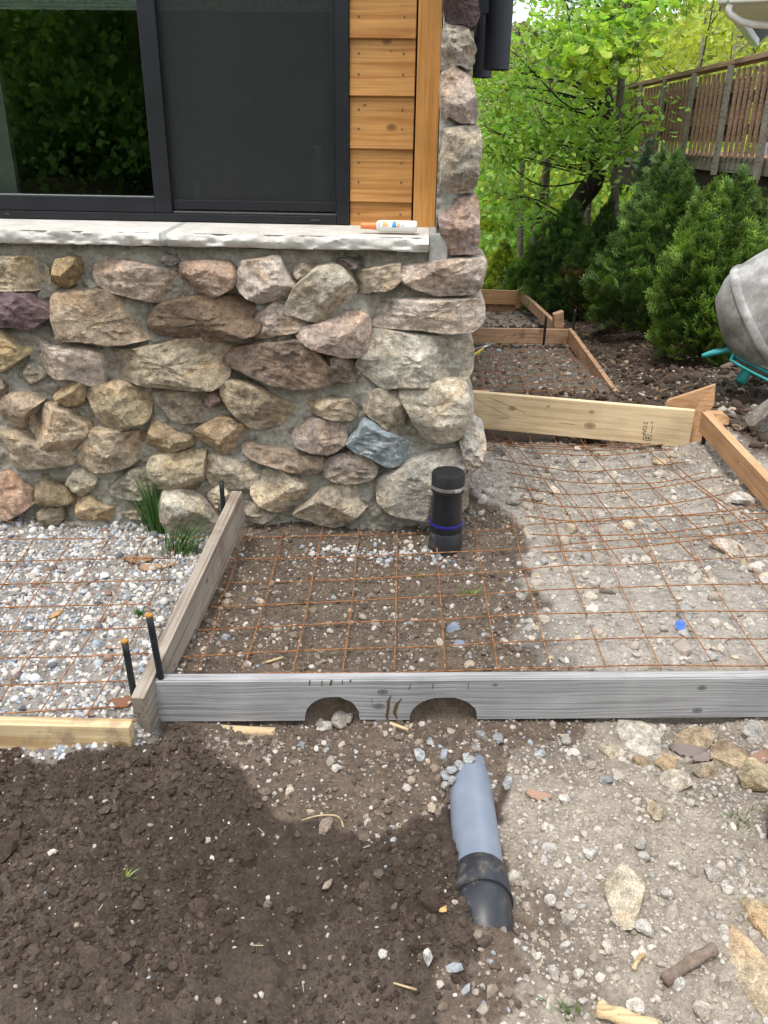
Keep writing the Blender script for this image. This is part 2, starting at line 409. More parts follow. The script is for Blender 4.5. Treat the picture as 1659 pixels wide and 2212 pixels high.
def gh1(x, y): return float(gh(np.array([x]), np.array([y]))[0])
def GG(px, py, off=0.0):
    z = 0.0
    for _ in range(8):
        p = G(px, py, z); z = .5*z+.5*(gh1(p[0], p[1])+off) if _ else gh1(p[0], p[1])+off
    p = G(px, py, z); p[2] = gh1(p[0], p[1])+off; return p

# ------------------------------------------------------------------ ground zones
def inpoly(x, y, poly):
    ins = np.zeros(len(x), bool); n = len(poly); j = n-1
    for i in range(n):
        xi, yi = poly[i]; xj, yj = poly[j]
        if yi != yj:
            c = ((yi > y) != (yj > y)) & (x < (xj-xi)*(y-yi)/(yj-yi)+xi); ins ^= c
        j = i
    return ins
def zpoly(pts, z): return [tuple(G(a, b, z)[:2]) for a, b in pts]
ZONES = {
 'bed':   zpoly([(-500, 1100), (480, 1100), (440, 1235), (290, 1560), (-500, 1560)], -.03),
 'slab':  zpoly([(470, 1090), (1060, 1090), (1120, 1200), (1160, 1330), (1165, 1460), (300, 1460)], -.03),
 'crush': zpoly([(1060, 1130), (1000, 1080), (1000, 930), (1540, 925), (1700, 1050), (1950, 1200), (2100, 1460), (1165, 1460), (1160, 1330), (1120, 1200)], -.08),
 'soil':  zpoly([(-700, 1490), (620, 1490), (900, 1640), (985, 1720), (1000, 1880), (1100, 1990), (1095, 2060), (1040, 2200), (1000, 2600), (-900, 2600)], -.1),
 'tan':   zpoly([(430, 1560), (560, 1470), (1260, 1470), (1240, 1580), (1150, 1640), (1110, 1720), (980, 1760), (800, 1790), (560, 1700)], -.1),
 'front': zpoly([(1100, 1470), (2200, 1470), (2400, 2600), (1040, 2600), (1090, 2050), (1110, 1900)], -.1),
 'seg2':  zpoly([(1000, 862), (1345, 862), (1235, 712), (1000, 712)], -.3),
 'seg3':  zpoly([(1000, 705), (1230, 705), (1130, 640), (1000, 640)], -.45),
}
ZONES['tan2'] = zpoly([(1085, 2000), (1190, 1960), (1185, 2080), (1130, 2230), (1060, 2500), (985, 2500), (1010, 2200)], -.1)
ZC = {'tan2': (.17, .13, .1), 'mulch': (.085, .064, .05), 'bed': (.30, .275, .25), 'slab': (.135, .105, .08), 'crush': (.36, .325, .285), 'soil': (.068, .052, .041),
      'tan': (.15, .115, .088), 'front': (.345, .298, .243), 'seg2': (.15, .125, .105), 'seg3': (.30, .28, .255), 'far': (.12, .16, .045)}
def zone_of(x, y, warp=.075):
    p = xyz(x, y); wx = x + warp*fbm(p*4.5, 3, 51)+.028*fbm(p*24, 3, 52); wy = y + warp*fbm(p*4.5, 3, 57)+.028*fbm(p*24, 3, 58)
    res = np.full(len(x), 'mulch', dtype=object)
    for k in ('crush', 'slab', 'front', 'soil', 'tan', 'tan2', 'bed', 'seg2', 'seg3'):
        res[inpoly(wx, wy, ZONES[k])] = k
    return res
ts = np.concatenate([np.linspace(-4, -.75, 26), np.linspace(-.74, .78, 470), np.linspace(.8, 4, 26)])
ys = np.concatenate([np.linspace(-60, .3, 26), .5*np.exp(np.linspace(0, math.log(13/.5), 640)), 13*np.exp(np.linspace(.03, math.log(1600/13), 130))])
T_, Y_ = np.meshgrid(ts, ys); W_ = np.where(Y_ > .5, Y_*.95+.1, .575+(.5-Y_)*.8); X_ = T_*W_
gx, gy = X_.ravel(), Y_.ravel(); gz = gh(gx, gy)
zn = zone_of(gx, gy); gc = np.array([ZC[k] for k in zn])
pp = xyz(gx, gy)
litter = np.clip(fbm(pp*3, 3, 71)*.5+.5, 0, 1)[:, None]
mul = (zn == 'mulch')[:, None]
gc = np.where(mul, gc*(.7+.6*litter), gc)
# grey dust patches blown over mulch beside the form, damp patches in the crushed stone
gp = np.clip(fbm(pp*1.6, 3, 77), 0, 1)[:, None]; gc = np.where(mul & (gy < 6.5)[:, None], gc*(1-gp*.6)+np.array([.22, .2, .18])*gp*.6, gc)
dp = np.clip(fbm(pp*2.7, 4, 83)-.1, 0, 1)[:, None]; isf = np.isin(zn, ['front', 'crush'])[:, None]
gc = np.where(isf, gc*(1-dp*.5), gc)
for (px, py, a, s_) in ((1150, 2030, .75, .10), (1170, 1960, .5, .07), (1260, 2140, .6, .06), (1100, 1880, .6, .05), (1390, 1740, .3, .08), (1180, 1640, .5, .1)):
    q = G(px, py, -.1); wd = a*np.exp(-(((gx-q[0])**2+(gy-q[1])**2)/s_**2))*(.6+.6*np.clip(fbm(pp*9, 3, 91)+.4, 0, 1)); wd = np.clip(wd, 0, .85)[:, None]; gc = gc*(1-wd)+np.array([.13, .095, .07])*wd
dry = np.clip(fbm(pp*2.1+9, 4, 97)*.9-.05, 0, 1)[:, None]; gc = np.where((zn == 'soil')[:, None], gc*(1-dry)+np.array([.125, .098, .078])*dry, gc)
farm = np.clip((gy-10.5)/3, 0, 1)[:, None]; gc = gc*(1-farm)+np.array(ZC['far'])*farm
# blur zone edges a little
gcg = gc.reshape(len(ys), len(ts), 3)
for _ in range(2):
    gcg[1:-1, 1:-1] = (gcg[1:-1, 1:-1]*2+gcg[:-2, 1:-1]+gcg[2:, 1:-1]+gcg[1:-1, :-2]+gcg[1:-1, 2:])/6
nx = len(ts); idx = np.arange(len(ys)*nx).reshape(len(ys), nx)
Fq = np.stack([idx[:-1, :-1], idx[:-1, 1:], idx[1:, 1:], idx[1:, :-1]], -1).reshape(-1, 4)
ground = mobj('ground', npmesh('ground', np.stack([gx, gy, gz], 1), Fq, gcg.reshape(-1, 3)), mat_ground()); tag(ground, kind='structure')

# lake far below the hill
tw = NT('lake_water'); tw.bump(tw.noise(.05, 4), .1, 1.0)
lake = mobj('lake', pmesh('lake', [(-2500, 120, -16.2), (2500, 120, -16.2), (2500, 640, -16.2), (-2500, 640, -16.2)], [(0, 1, 2, 3)]), tw.set((.10, .13, .15), .12, 0, .5)); tag(lake, kind='structure')

# ------------------------------------------------------------------ the stone house
house = empty('stone_house', w2(0, 0, 0), 'fieldstone house corner with black sliding window and orange-stained wood siding', 'house')
wall = None
STONES = []
def S(conv, pts, col, h=.05, extra=None): STONES.append(([conv(*p) for p in pts], col, h, extra))
tan = (.40, .29, .185); tanp = (.42, .31, .235); ochre = (.40, .28, .13); pink = (.43, .31, .265); grey = (.37, .345, .3); cream = (.50, .44, .345)
olive = (.30, .25, .165); brown = (.185, .115, .078); dkbr = (.135, .09, .065); purp = (.115, .065, .085); pale = (.48, .4, .335)
S(C4, [(-120,110),(0,105),(130,105),(215,135),(275,185),(278,280),(240,318),(100,312),(0,310),(-120,300)], (.42,.33,.2))
S(C4, [(375,112),(500,110),(515,190),(490,270),(440,300),(350,298),(342,280),(360,200)], (.36,.24,.09), .06)
S(C4, [(640,108),(760,130),(900,150),(1130,200),(1155,330),(1130,380),(1060,388),(950,375),(720,320),(650,280),(625,220)], tanp, .05)
S(C4, [(1055,100),(1110,88),(1180,92),(1185,130),(1130,160),(1060,150)], (.22,.2,.17), .03)
S(C4, [(1190,140),(1340,125),(1480,140),(1540,190),(1540,240),(1500,310),(1430,350),(1290,345),(1190,325),(1172,230)], (.43,.28,.2), .06)
S(C4, [(-60,340),(80,335),(190,345),(240,400),(300,420),(365,480),(300,510),(250,560),(120,545),(0,545),(-60,545)], (.125,.075,.095), .06)
S(C4, [(370,360),(500,330),(720,345),(860,450),(1000,510),(1010,570),(940,640),(690,660),(560,640),(410,640),(390,560),(365,470)], tan, .055)
S(C4, [(1060,430),(1130,390),(1300,370),(1540,370),(1640,420),(1690,470),(1700,500),(1660,600),(1600,625),(1400,632),(1200,615),(1050,600),(1005,560),(1030,470)], (.21,.13,.075), .06)
S(C4, [(-80,590),(0,585),(60,640),(115,700),(190,690),(185,725),(60,815),(0,840),(-80,850)], (.38,.29,.13))
S(C4, [(205,600),(260,640),(350,690),(450,690),(560,710),(630,735),(665,800),(650,935),(560,925),(480,880),(370,880),(290,840),(230,740),(200,660)], (.45,.36,.295), .055)
S(C4, [(680,720),(860,715),(1040,690),(1140,655),(1400,640),(1470,670),(1480,740),(1470,870),(1400,950),(1300,950),(1150,940),(1000,925),(850,905),(760,880),(690,830),(668,770)], (.33,.27,.175), .065)
S(C4, [(120,810),(200,790),(300,860),(290,890),(170,950),(110,965)], (.26,.235,.19), .035)
S(C4, [(350,1000),(500,905),(555,940),(550,1040),(490,1090),(440,1060)], ochre, .055)
S(C4, [(560,985),(640,950),(800,915),(900,960),(970,980),(960,1120),(930,1180),(800,1220),(740,1215),(660,1150),(600,1060)], (.39,.3,.165), .06)
S(C4, [(1000,955),(1040,950),(1330,1010),(1360,1070),(1330,1160),(1290,1180),(1140,1160),(1080,1100),(1020,1010)], (.33,.265,.18), .045)
S(C4, [(1345,990),(1430,975),(1450,1040),(1420,1090),(1380,1085),(1340,1040)], (.27,.17,.14), .04)
S(C4, [(20,1020),(150,985),(250,1000),(290,1040),(200,1100),(180,1140),(150,1150),(160,1220),(70,1240),(30,1200),(10,1100)], (.42,.3,.2), .055)
S(C4, [(-60,900),(20,910),(40,990),(0,1020),(-60,1020)], (.25,.19,.12), .04)
S(C4, [(200,1120),(280,1080),(370,1065),(450,1110),(490,1160),(560,1195),(570,1240),(510,1310),(430,1365),(320,1350),(230,1280),(180,1200)], (.42,.31,.2), .065)
S(C4, [(-60,1270),(100,1250),(200,1280),(330,1370),(470,1420),(450,1450),(180,1478),(60,1460),(-60,1465)], (.37,.29,.19), .05)
S(C4, [(540,1290),(600,1235),(720,1230),(960,1275),(940,1340),(850,1460),(750,1475),(610,1485),(510,1440)], (.35,.265,.17), .065)
S(C4, [(985,1150),(1060,1190),(1110,1230),(1240,1280),(1240,1330),(1090,1380),(1020,1392),(965,1370),(965,1300),(990,1230)], (.40,.3,.165), .045)
S(C4, [(1260,1290),(1300,1230),(1420,1150),(1470,1160),(1600,1210),(1615,1280),(1590,1340),(1440,1395),(1410,1380),(1390,1320),(1280,1310)], (.40,.27,.14), .055)
S(C4, [(1000,1420),(1080,1400),(1220,1380),(1320,1340),(1330,1420),(1320,1630),(1160,1610),(1050,1590),(995,1520)], (.36,.3,.19), .06)
S(C4, [(1345,1430),(1400,1400),(1500,1420),(1620,1470),(1690,1500),(1660,1610),(1380,1600),(1340,1480)], (.44,.37,.26), .045)
S(C7, [(-60,60),(40,30),(80,50),(110,90),(180,120),(205,180),(150,230),(70,275),(20,270),(-60,250)], (.44,.26,.175), .06)
S(C7, [(215,60),(260,55),(340,90),(420,130),(440,180),(370,205),(260,205),(225,160)], (.29,.21,.11), .05)
S(C7, [(400,80),(430,10),(560,0),(572,90),(500,145),(440,130)], (.33,.28,.2), .035)
S(C7, [(640,110),(760,20),(870,0),(910,60),(900,150),(830,180),(700,155),(640,140)], (.32,.28,.21), .03)
S(C7, [(220,260),(290,230),(370,220),(390,270),(350,320),(280,320)], (.3,.25,.16), .035)
S(C7, [(450,200),(480,170),(540,165),(600,210),(680,235),(670,280),(620,308),(480,285)], (.46,.33,.17), .05)
S(C7, [(700,270),(850,230),(910,240),(900,280),(730,305)], (.42,.34,.21), .035)
S(C7, [(955,210),(990,120),(1060,112),(1180,170),(1250,230),(1290,290),(1250,340),(1140,395),(1060,380),(1000,300)], (.5,.46,.37), .08)
S(C7, [(1230,150),(1300,95),(1400,160),(1340,225),(1270,230)], (.45,.38,.27), .035)
S(C7, [(375,320),(600,300),(690,380),(640,420),(400,405)], (.33,.3,.26), .025)
S(C7, [(740,370),(850,345),(885,420),(740,437)], (.36,.3,.28), .03)
S(C7, [(-60,335),(180,325),(290,370),(280,440),(-60,430)], (.35,.31,.25), .02)
S(C5, [(95,140),(180,110),(310,105),(340,180),(415,290),(400,330),(330,355),(220,375),(140,340),(90,300),(68,250),(75,190)], pale, .06)
S(C5, [(385,115),(460,135),(540,145),(530,190),(440,235),(410,210)], (.42,.32,.26), .04)
S(C5, [(410,300),(560,170),(640,155),(710,180),(760,270),(785,300),(700,400),(610,480),(550,490),(450,460),(375,430),(370,400)], (.46,.42,.32), .065)
S(C5, [(660,110),(800,105),(830,120),(790,160),(730,178),(680,150)], (.15,.12,.115), .04)
S(C5, [(800,190),(900,165),(1000,150),(1065,140),(1060,230),(1030,280),(960,300),(830,318),(800,280)], (.41,.33,.235), .05)
S(C5, [(1070,180),(1110,160),(1300,130),(1420,115),(1560,110),(1582,130),(1572,200),(1560,270),(1520,310),(1430,325),(1280,325),(1150,285),(1090,240)], (.43,.34,.285), .07, 'corner')
S(C5, [(910,365),(1100,365),(1510,365),(1550,385),(1565,470),(1530,530),(1470,550),(1350,560),(1160,540),(900,520),(870,490),(885,430)], (.46,.385,.315), .065, 'corner')
S(C5, [(200,450),(280,395),(330,400),(400,450),(470,490),(475,520),(400,560),(200,600),(135,585),(150,530)], (.46,.355,.29), .05)
S(C5, [(450,540),(620,500),(770,445),(840,470),(868,520),(860,620),(830,690),(790,708),(720,705),(560,660),(470,610),(445,570)], (.43,.31,.255), .07)
S(C5, [(10,710),(100,660),(280,640),(420,620),(500,650),(560,720),(630,790),(635,850),(570,895),(420,910),(240,865),(100,800),(30,770)], (.245,.165,.115), .055)
S(C5, [(640,730),(680,710),(780,730),(810,800),(810,850),(740,870),(690,860),(635,850)], (.16,.12,.085), .05)
S(C5, [(880,570),(960,560),(1200,600),(1480,630),(1495,700),(1490,800),(1460,860),(1350,880),(1240,890),(1100,890),(980,900),(900,850),(830,800),(825,770),(850,690),(870,620)], (.46,.43,.345), .075, 'corner')
S(C5, [(-30,860),(150,890),(250,950),(330,1000),(430,1060),(440,1080),(400,1100),(230,1150),(150,1150),(60,1090),(0,1030),(-30,950)], (.31,.245,.155), .05)
S(C5, [(460,975),(520,1005),(620,985),(740,980),(785,1040),(790,1090),(760,1105),(690,1115),(560,1080),(490,1050)], (.43,.33,.21), .045)
S(C5, [(815,990),(960,910),(1060,930),(1090,980),(1095,1060),(1060,1205),(1010,1180),(930,1120),(860,1060)], (.32,.27,.19), .045)
S(C5, [(1075,920),(1130,900),(1400,880),(1460,900),(1510,1000),(1490,1130),(1430,1210),(1340,1230),(1240,1225),(1190,1170),(1140,1080),(1080,970)], (.47,.42,.32), .075, 'corner')
S(C5, [(410,1170),(450,1130),(560,1105),(690,1140),(725,1190),(720,1260),(640,1305),(540,1295),(440,1270),(410,1230)], (.33,.26,.225), .06)
S(C5, [(755,1260),(790,1200),(850,1120),(920,1140),(960,1170),(1060,1220),(1150,1290),(1140,1360),(1040,1385),(960,1365),(880,1320),(800,1295)], (.3,.335,.345), .06, 'slate')
S(C5, [(105,1260),(230,1280),(340,1300),(440,1320),(570,1340),(595,1370),(570,1410),(500,1432),(400,1420),(280,1380),(150,1340),(105,1310)], (.3,.215,.15), .055)
S(C5, [(610,1400),(640,1340),(800,1310),(880,1340),(920,1400),(910,1450),(860,1490),(700,1495),(620,1470)], (.27,.22,.18), .045)
S(C5, [(150,1460),(250,1430),(350,1440),(480,1510),(470,1560),(410,1660),(340,1680),(220,1630),(160,1560)], (.47,.4,.275), .065)
S(C5, [(420,1680),(500,1620),(600,1530),(700,1495),(830,1550),(875,1630),(790,1690),(700,1760),(640,1770),(510,1720)], (.45,.38,.27), .06)
S(C5, [(960,1480),(1060,1440),(1150,1380),(1300,1330),(1420,1320),(1460,1400),(1470,1500),(1470,1640),(1420,1690),(1200,1700),(1030,1670),(960,1610),(955,1540)], (.37,.35,.3), .08)
S(C5, [(1440,1230),(1530,1205),(1600,1260),(1590,1310),(1560,1400),(1500,1440),(1470,1360),(1450,1290)], (.43,.41,.37), .05, 'corner')
S(C5, [(100,1630),(180,1640),(300,1710),(220,1750),(90,1760)], (.33,.28,.22), .025)
S(C2, [(1410,-140),(1620,-140),(1632,80),(1612,150),(1560,170),(1440,135),(1410,60)], (.10,.065,.075), .05, 'corner')
S(C2, [(1405,200),(1450,175),(1560,190),(1580,260),(1608,330),(1585,450),(1540,430),(1500,410),(1410,415),(1397,320)], (.4,.35,.29), .05, 'corner')
S(C2, [(1400,480),(1480,460),(1540,490),(1600,560),(1618,680),(1610,790),(1560,800),(1450,750),(1400,780),(1393,640)], (.43,.33,.275), .06, 'corner')
S(C2, [(1410,850),(1600,840),(1638,870),(1640,980),(1620,1180),(1590,1250),(1420,1240),(1390,1190),(1400,1000)], (.44,.385,.295), .06, 'corner')
S(C2, [(1390,1360),(1500,1330),(1620,1290),(1632,1400),(1625,1560),(1600,1640),(1430,1640),(1400,1560),(1385,1450)], (.40,.275,.235), .06, 'corner')

def resample(poly, n):
    q = np.vstack([poly, poly[:1]]); d = np.r_[0, np.cumsum(np.linalg.norm(np.diff(q, axis=0), axis=1))]
    t = np.linspace(0, d[-1], n, endpoint=False)
    return np.stack([np.interp(t, d, q[:, 0]), np.interp(t, d, q[:, 1])], 1)
def chaikin(p, r=.22):
    q = np.roll(p, -1, 0); return np.stack([p*(1-r)+q*r, p*r+q*(1-r)], 1).reshape(-1, 2)
def stone_mesh(name, poly, h, seed, n=64, back=-.05, rounds=.5, jit=.004):
    """poly in a plane (a,b); returns verts (a, out, b)"""
    rg = np.random.default_rng(seed)
    p = resample(chaikin(chaikin(np.asarray(poly, float), .14), .2), n)
    c = p.mean(0); size = np.sqrt(np.mean(np.sum((p-c)**2, 1)))
    th = np.arange(n)/n*2*math.pi
    rn = fbm(np.stack([np.cos(th)*2.2+seed, np.sin(th)*2.2, 0*th], 1), 3, seed)
    p = c+(p-c)*(1.135+rn*jit*1.3/max(size, .03))[:, None]
    ss = np.array([1.0, 1.0, .99, .97, .94, .89, .82, .73, .62, .5, .37, .24, .12])
    pw = rg.uniform(6.0, 14.0)
    facets = [(rg.uniform(0, 2*math.pi), rg.uniform(.1, .6), rg.uniform(.7, 1.05)) for _ in range(2)]+[(rg.uniform(0, 2*math.pi), rg.uniform(.5, 1.3), rg.uniform(.95, 1.5)) for _ in range(rg.integers(3, 6))]
    rings = []
    for i, s in enumerate(ss):
        q = c+(p-c)*s
        if i == 0: z = np.full(n, back)
        else:
            z = h*np.maximum(0, 1-s**pw)**(1/2.0)
            d = (q-c)/size
            for (a, sl, lv) in facets:
                z = np.minimum(z, h*lv - sl*h*(d[:, 0]*math.cos(a)+d[:, 1]*math.sin(a)))
            nz = fbm(np.stack([q[:, 0]*22, q[:, 1]*22, np.full(n, seed*1.7)], 1), 4, seed+3)
            nz2 = np.abs(vnoise(np.stack([q[:, 0]*34+seed, q[:, 1]*48, np.full(n, seed*.3)], 1), seed+9))
            z = np.maximum(z, -.01) + nz*.007*(1-s**8) - nz2*.011*(1-s**6)
        rings.append(np.stack([q[:, 0], z, q[:, 1]], 1))
    zc = rings[-1][:, 1].mean(); V = np.vstack(rings+[np.array([[c[0], zc, c[1]]])])
    m = len(ss); k = np.arange(n); k2 = (k+1) % n
    Fs = [(i*n+a, i*n+b, (i+1)*n+b, (i+1)*n+a) for i in range(m-1) for a, b in zip(k, k2)]
    Fs += [((m-1)*n+a, (m-1)*n+b, m*n) for a, b in zip(k, k2)]
    return pmesh(name, V, [tuple(int(x) for x in f) for f in Fs], True)
def flip(me):
    me.flip_normals(); return me
# Wall frame matrix is mirrored (u, out, z) -> build with world verts instead
def wall_world(V): return np.array([w2(*v) for v in V])
REC = -.25                                    # window plane behind the stone face
UC = Wl(1018, 100)[0]                         # u of the house corner
FLARE = Wl(1006, 930)[0]-UC
def flare(z): return FLARE*np.clip((1.15-np.asarray(z))/.7, 0, 1)
UL = Wl(-420, 800)[0]
ZS = Wl(500, 536, .0)[1]                      # underside of the sill at the wall face
# mortar sheet
def mortar_sheet(name, u0, u1, z0, z1, step, parent, fn=None):
    us = np.linspace(u0, u1, max(4, int((u1-u0)/step))); zs = np.linspace(z0, z1, max(4, int((z1-z0)/step)))
    U2, Z2 = np.meshgrid(us, zs); u, z = U2.ravel(), Z2.ravel(); p = np.stack([u, z, 0*u], 1)
    o = -.004+.012*fbm(p*7, 3, 5) + .007*fbm(p*28, 3, 9) + .006*fbm(p*90, 2, 12)
    if fn is not None: u, o = fn(u, o, z)
    V = WO + u[:, None]*WU + o[:, None]*WN + z[:, None]*WZ
    ix = np.arange(len(u)).reshape(len(zs), len(us))
    Fm = np.stack([ix[:-1, :-1], ix[:-1, 1:], ix[1:, 1:], ix[1:, :-1]], -1).reshape(-1, 4)
    return mobj(name, npmesh(name, V, Fm), M_MORTAR, parent)
def rnd_edge(u, o, z):
    e = np.clip((u-(UC-.05))/.05, 0, 1); o = o-.05*(1-np.sqrt(np.maximum(0, 1-e*e)))
    return u+.006*fbm(np.stack([z*9, z*0, z*0], 1), 3, 44)*e+flare(z)*np.clip((u-(UC-.35))/.35, 0, 1), o
wall = mortar_sheet('stone_wall', UL, UC, -.25, ZS, .0075, house, rnd_edge)
UCL = Wl(948, 300)[0]
col_m = mortar_sheet('mortar_column', UCL, UC+.004, ZS-.02, 2.5, .01, house, rnd_edge)
# body behind: side face and recess sides
def quadw(name, pts, mat, parent): return mobj(name, pmesh(name, [w2(*p) for p in pts], [(0, 1, 2, 3)]), mat, parent)
def side_sheet():
    os_ = np.linspace(-.045, -7.5, 150); zs = np.linspace(-.9, 2.5, 90); O2, Z2 = np.meshgrid(os_, zs); o, z = O2.ravel(), Z2.ravel()
    p = np.stack([o, z, 0*o], 1); u = UC-.008+flare(z)+.012*fbm(p*6, 3, 15)+.006*fbm(p*25, 2, 19)
    V = WO + u[:, None]*WU + o[:, None]*WN + z[:, None]*WZ
    ix = np.arange(len(u)).reshape(len(zs), len(os_)); Fm = np.stack([ix[:-1, :-1], ix[:-1, 1:], ix[1:, 1:], ix[1:, :-1]], -1).reshape(-1, 4)
    return mobj('side_wall', npmesh('side_wall', V, Fm), M_MORTAR, house)
side = side_sheet()
quadw('mortar_return', [(UCL+.004, .0, ZS-.02), (UCL+.002, REC-.02, ZS-.02), (UCL+.002, REC-.02, 2.5), (UCL+.004, .0, 2.5)], M_MORTAR, house)

M_SLATE = None
def mat_slate():
    t = NT('veined_slate'); f = t.noise(30, 5, rough=.65); v = t.noise(5, 4, t.map((1, 1, 2.2)), .5, 1.4)
    c = t.ramp(f, [(.3, (.13, .16, .175)), (.6, (.26, .3, .315)), (.8, (.4, .43, .43))])
    ve = t.math('ABSOLUTE', t.math('SUBTRACT', v, .5)); c = t.mix(t.ramp(ve, [(.0, .9), (.012, .5), (.022, 0)]), c, (.6, .6, .56))
    t.bump(f, .7, .01); return t.set(c, .7, 0, .35)
M_SLATE = mat_slate()
for i, (px, col, h, ex) in enumerate(STONES):
    poly = np.array([Wl(a, b, .02) for a, b in px])
    me = stone_mesh('stone', poly, h*(1.5 if ex != 'corner' else 1.2), 100+i, 84, -.05 if ex != 'corner' else -.24)
    co = np.empty(len(me.vertices)*3); me.vertices.foreach_get('co', co); co = co.reshape(-1, 3)
    Vw = WO + co[:, :1]*WU + co[:, 1:2]*WN + co[:, 2:3]*WZ
    me.vertices.foreach_set('co', Vw.astype(np.float32).ravel()); me.update(); me.flip_normals() if me.polygons[len(me.polygons)//2].normal.dot(Vector(WN)) < 0 else None
    sharp(me, 24)
    j = rng.uniform(.9, 1.08)
    par = wall if i < 63 else col_m
    lum = sum(col)/3; warm = (1.11, 1.0, .85)
    mobj('stone', me, M_SLATE if ex == 'slate' else M_STONE, par, None, tuple((c*.62+lum*wq*.38)*j*1.2 for c, wq in zip(col, warm)))
# stones of the return wall along the side path
PAL = [tan, tanp, ochre, pink, grey, cream, olive, brown, pale]
r_ = random.Random(5)
z = -.55
while z < 1.9:
    hh = r_.uniform(.13, .22); o = -.12+r_.uniform(-.1, 0)
    while o > -4.0:
        ww = r_.uniform(.16, .36)
        pts = []
        for k in range(9):
            a = 2*math.pi*k/9+r_.uniform(-.2, .2); pts.append((o-ww/2+math.cos(a)*ww*.47*r_.uniform(.85, 1.1), z+hh/2+math.sin(a)*hh*.47*r_.uniform(.85, 1.1)))
        me = stone_mesh('stone', np.array(pts), .03, r_.randint(1, 9999), 24, -.03)
        co = np.empty(len(me.vertices)*3); me.vertices.foreach_get('co', co); co = co.reshape(-1, 3)
        Vw = WO + co[:, :1]*WN + (UC+.004+co[:, 1:2]+flare(co[:, 2:3]))*WU + co[:, 2:3]*WZ
        me.vertices.foreach_set('co', Vw.astype(np.float32).ravel()); me.update(); me.flip_normals() if me.polygons[len(me.polygons)//2].normal.dot(Vector(WU)) < 0 else None
        mobj('stone', me, M_STONE, side, None, r_.choice(PAL)); o -= ww+.03
    z += hh+.02

# -- sill: two limestone slabs with a mortar joint
def mat_lime():
    t = NT('limestone'); a = t.noise(12, 5); b = t.noise(90, 5, rough=.7)
    c = t.ramp(a, [(.3, (.5, .475, .43)), (.6, (.62, .6, .56)), (.8, (.68, .66, .63))])
    c = t.mix(1, c, t.ramp(b, [(.3, .82), (.7, 1.08)]), 'MULTIPLY'); t.bump(b, .5, .005); return t.set(c, .85, 0, .25)
M_LIME = mat_lime()
zt_f = Wl(600, 509, .055)[1]; zb_f = Wl(600, 538, .055)[1]; zt_b = Wl(600, 483, REC+.005)[1]
sill = empty('window_sill', w2(0, 0, ZS)); WMs = WM[sill.name]; sill.parent = house; sill.matrix_parent_inverse = WM[house.name].inverted(); sill.matrix_basis = WMs
def sill_slab(u0, u1, seed, mat=None):
    nu = max(4, int((u1-u0)/.008)); us = np.linspace(u0, u1, nu); V, Fs = [], []
    prof = [(REC, zt_b, 0), (-.10, zt_b*.55+zt_f*.45, 0), (.040, zt_f+.0006, 0)]
    nf = 9
    rows = []
    for (o, z_, k) in prof: rows.append(np.stack([us, np.full(nu, o), np.full(nu, z_)], 1))
    for j in range(nf):
        f = j/(nf-1); zz = zt_f*(1-f)+zb_f*f
        nz = fbm(np.stack([us*16, np.full(nu, zz*30), np.full(nu, seed*3.)], 1), 4, seed)
        rows.append(np.stack([us, .052+.013*nz-.012*abs(f-.45)+(.0 if 0 < j < nf-1 else -.004), np.full(nu, zz)+.003*nz], 1))
    rows.append(np.stack([us, np.full(nu, -.02), np.full(nu, zb_f+.002)], 1))
    V = np.vstack(rows); m = len(rows)
    Fs = [(i*nu+a, i*nu+a+1, (i+1)*nu+a+1, (i+1)*nu+a) for i in range(m-1) for a in range(nu-1)]
    Fs += [tuple(i*nu for i in range(m-1, -1, -1)), tuple(i*nu+nu-1 for i in range(m))]
    me = pmesh('sill_stone', wall_world(V), Fs, True); sharp(me, 40); me.flip_normals()
    return mobj('sill_stone' if mat is None else 'joint', me, mat or M_LIME, sill)
uj0, uj1 = Wl(346, 520, .05)[0], Wl(361, 520, .05)[0]; ue = Wl(926, 530, .05)[0]
sill_slab(UL, uj0, 3); sill_slab(uj1, ue, 8)
M_JOINT = plain('sill_joint_mortar', (.36, .36, .34), .9, 0, .2, 50, .25, .3)
def wbox(name, u0, u1, o0, o1, z0, z1, mat, parent, bev=.002):
    M = Matrix(((WU[0], -WN[0], 0, 0), (WU[1], -WN[1], 0, 0), (0, 0, 1, 0), (0, 0, 0, 1)))
    M.translation = Vector(w2((u0+u1)/2, (o0+o1)/2, (z0+z1)/2))
    return mobj(name, box_me(name, u1-u0, abs(o1-o0), z1-z0, bev), mat, parent, M)
sill_slab(uj0+.0004, uj1-.0004, 6, M_JOINT)
wbox('joint', ue+.001, UCL+.045, REC+.01, .012, ZS-.035, zt_f+.012, M_JOINT, sill, .006)

# -- window
M_GLASS = mat_glass(); M_SCREEN = mat_screen()
def W2(px, py, o=REC): return Wl(px, py, o)
win = empty('sliding_window', w2(0, REC, ZS+.05)); win.parent = house; win.matrix_parent_inverse = WM[house.name].inverted(); win.matrix_basis = WM[win.name]
ZT = 2.5
uR = W2(755, 300)[0]; zB = W2(500, 479)[1]; uRi = W2(727, 300)[0]; zBi = W2(500, 463)[1]
uFL = W2(-520, 300)[0]
wbox('frame', uRi, uR, REC-.09, REC+.022, zB, ZT, M_BLACK, win)
wbox('frame', uFL, uRi-.001, REC-.09, REC+.02, zB, zBi, M_BLACK, win)
wbox('weep_cover', W2(18, 470)[0], W2(28, 470)[0], REC+.02, REC+.023, zB+.012, zB+.018, plain('dark_grey_plastic', (.05, .05, .055), .5), win, .001)
wbox('weep_cover', W2(672, 476)[0], W2(692, 476)[0], REC+.02, REC+.023, zB+.010, zB+.016, bpy.data.materials['dark_grey_plastic'], win, .001)
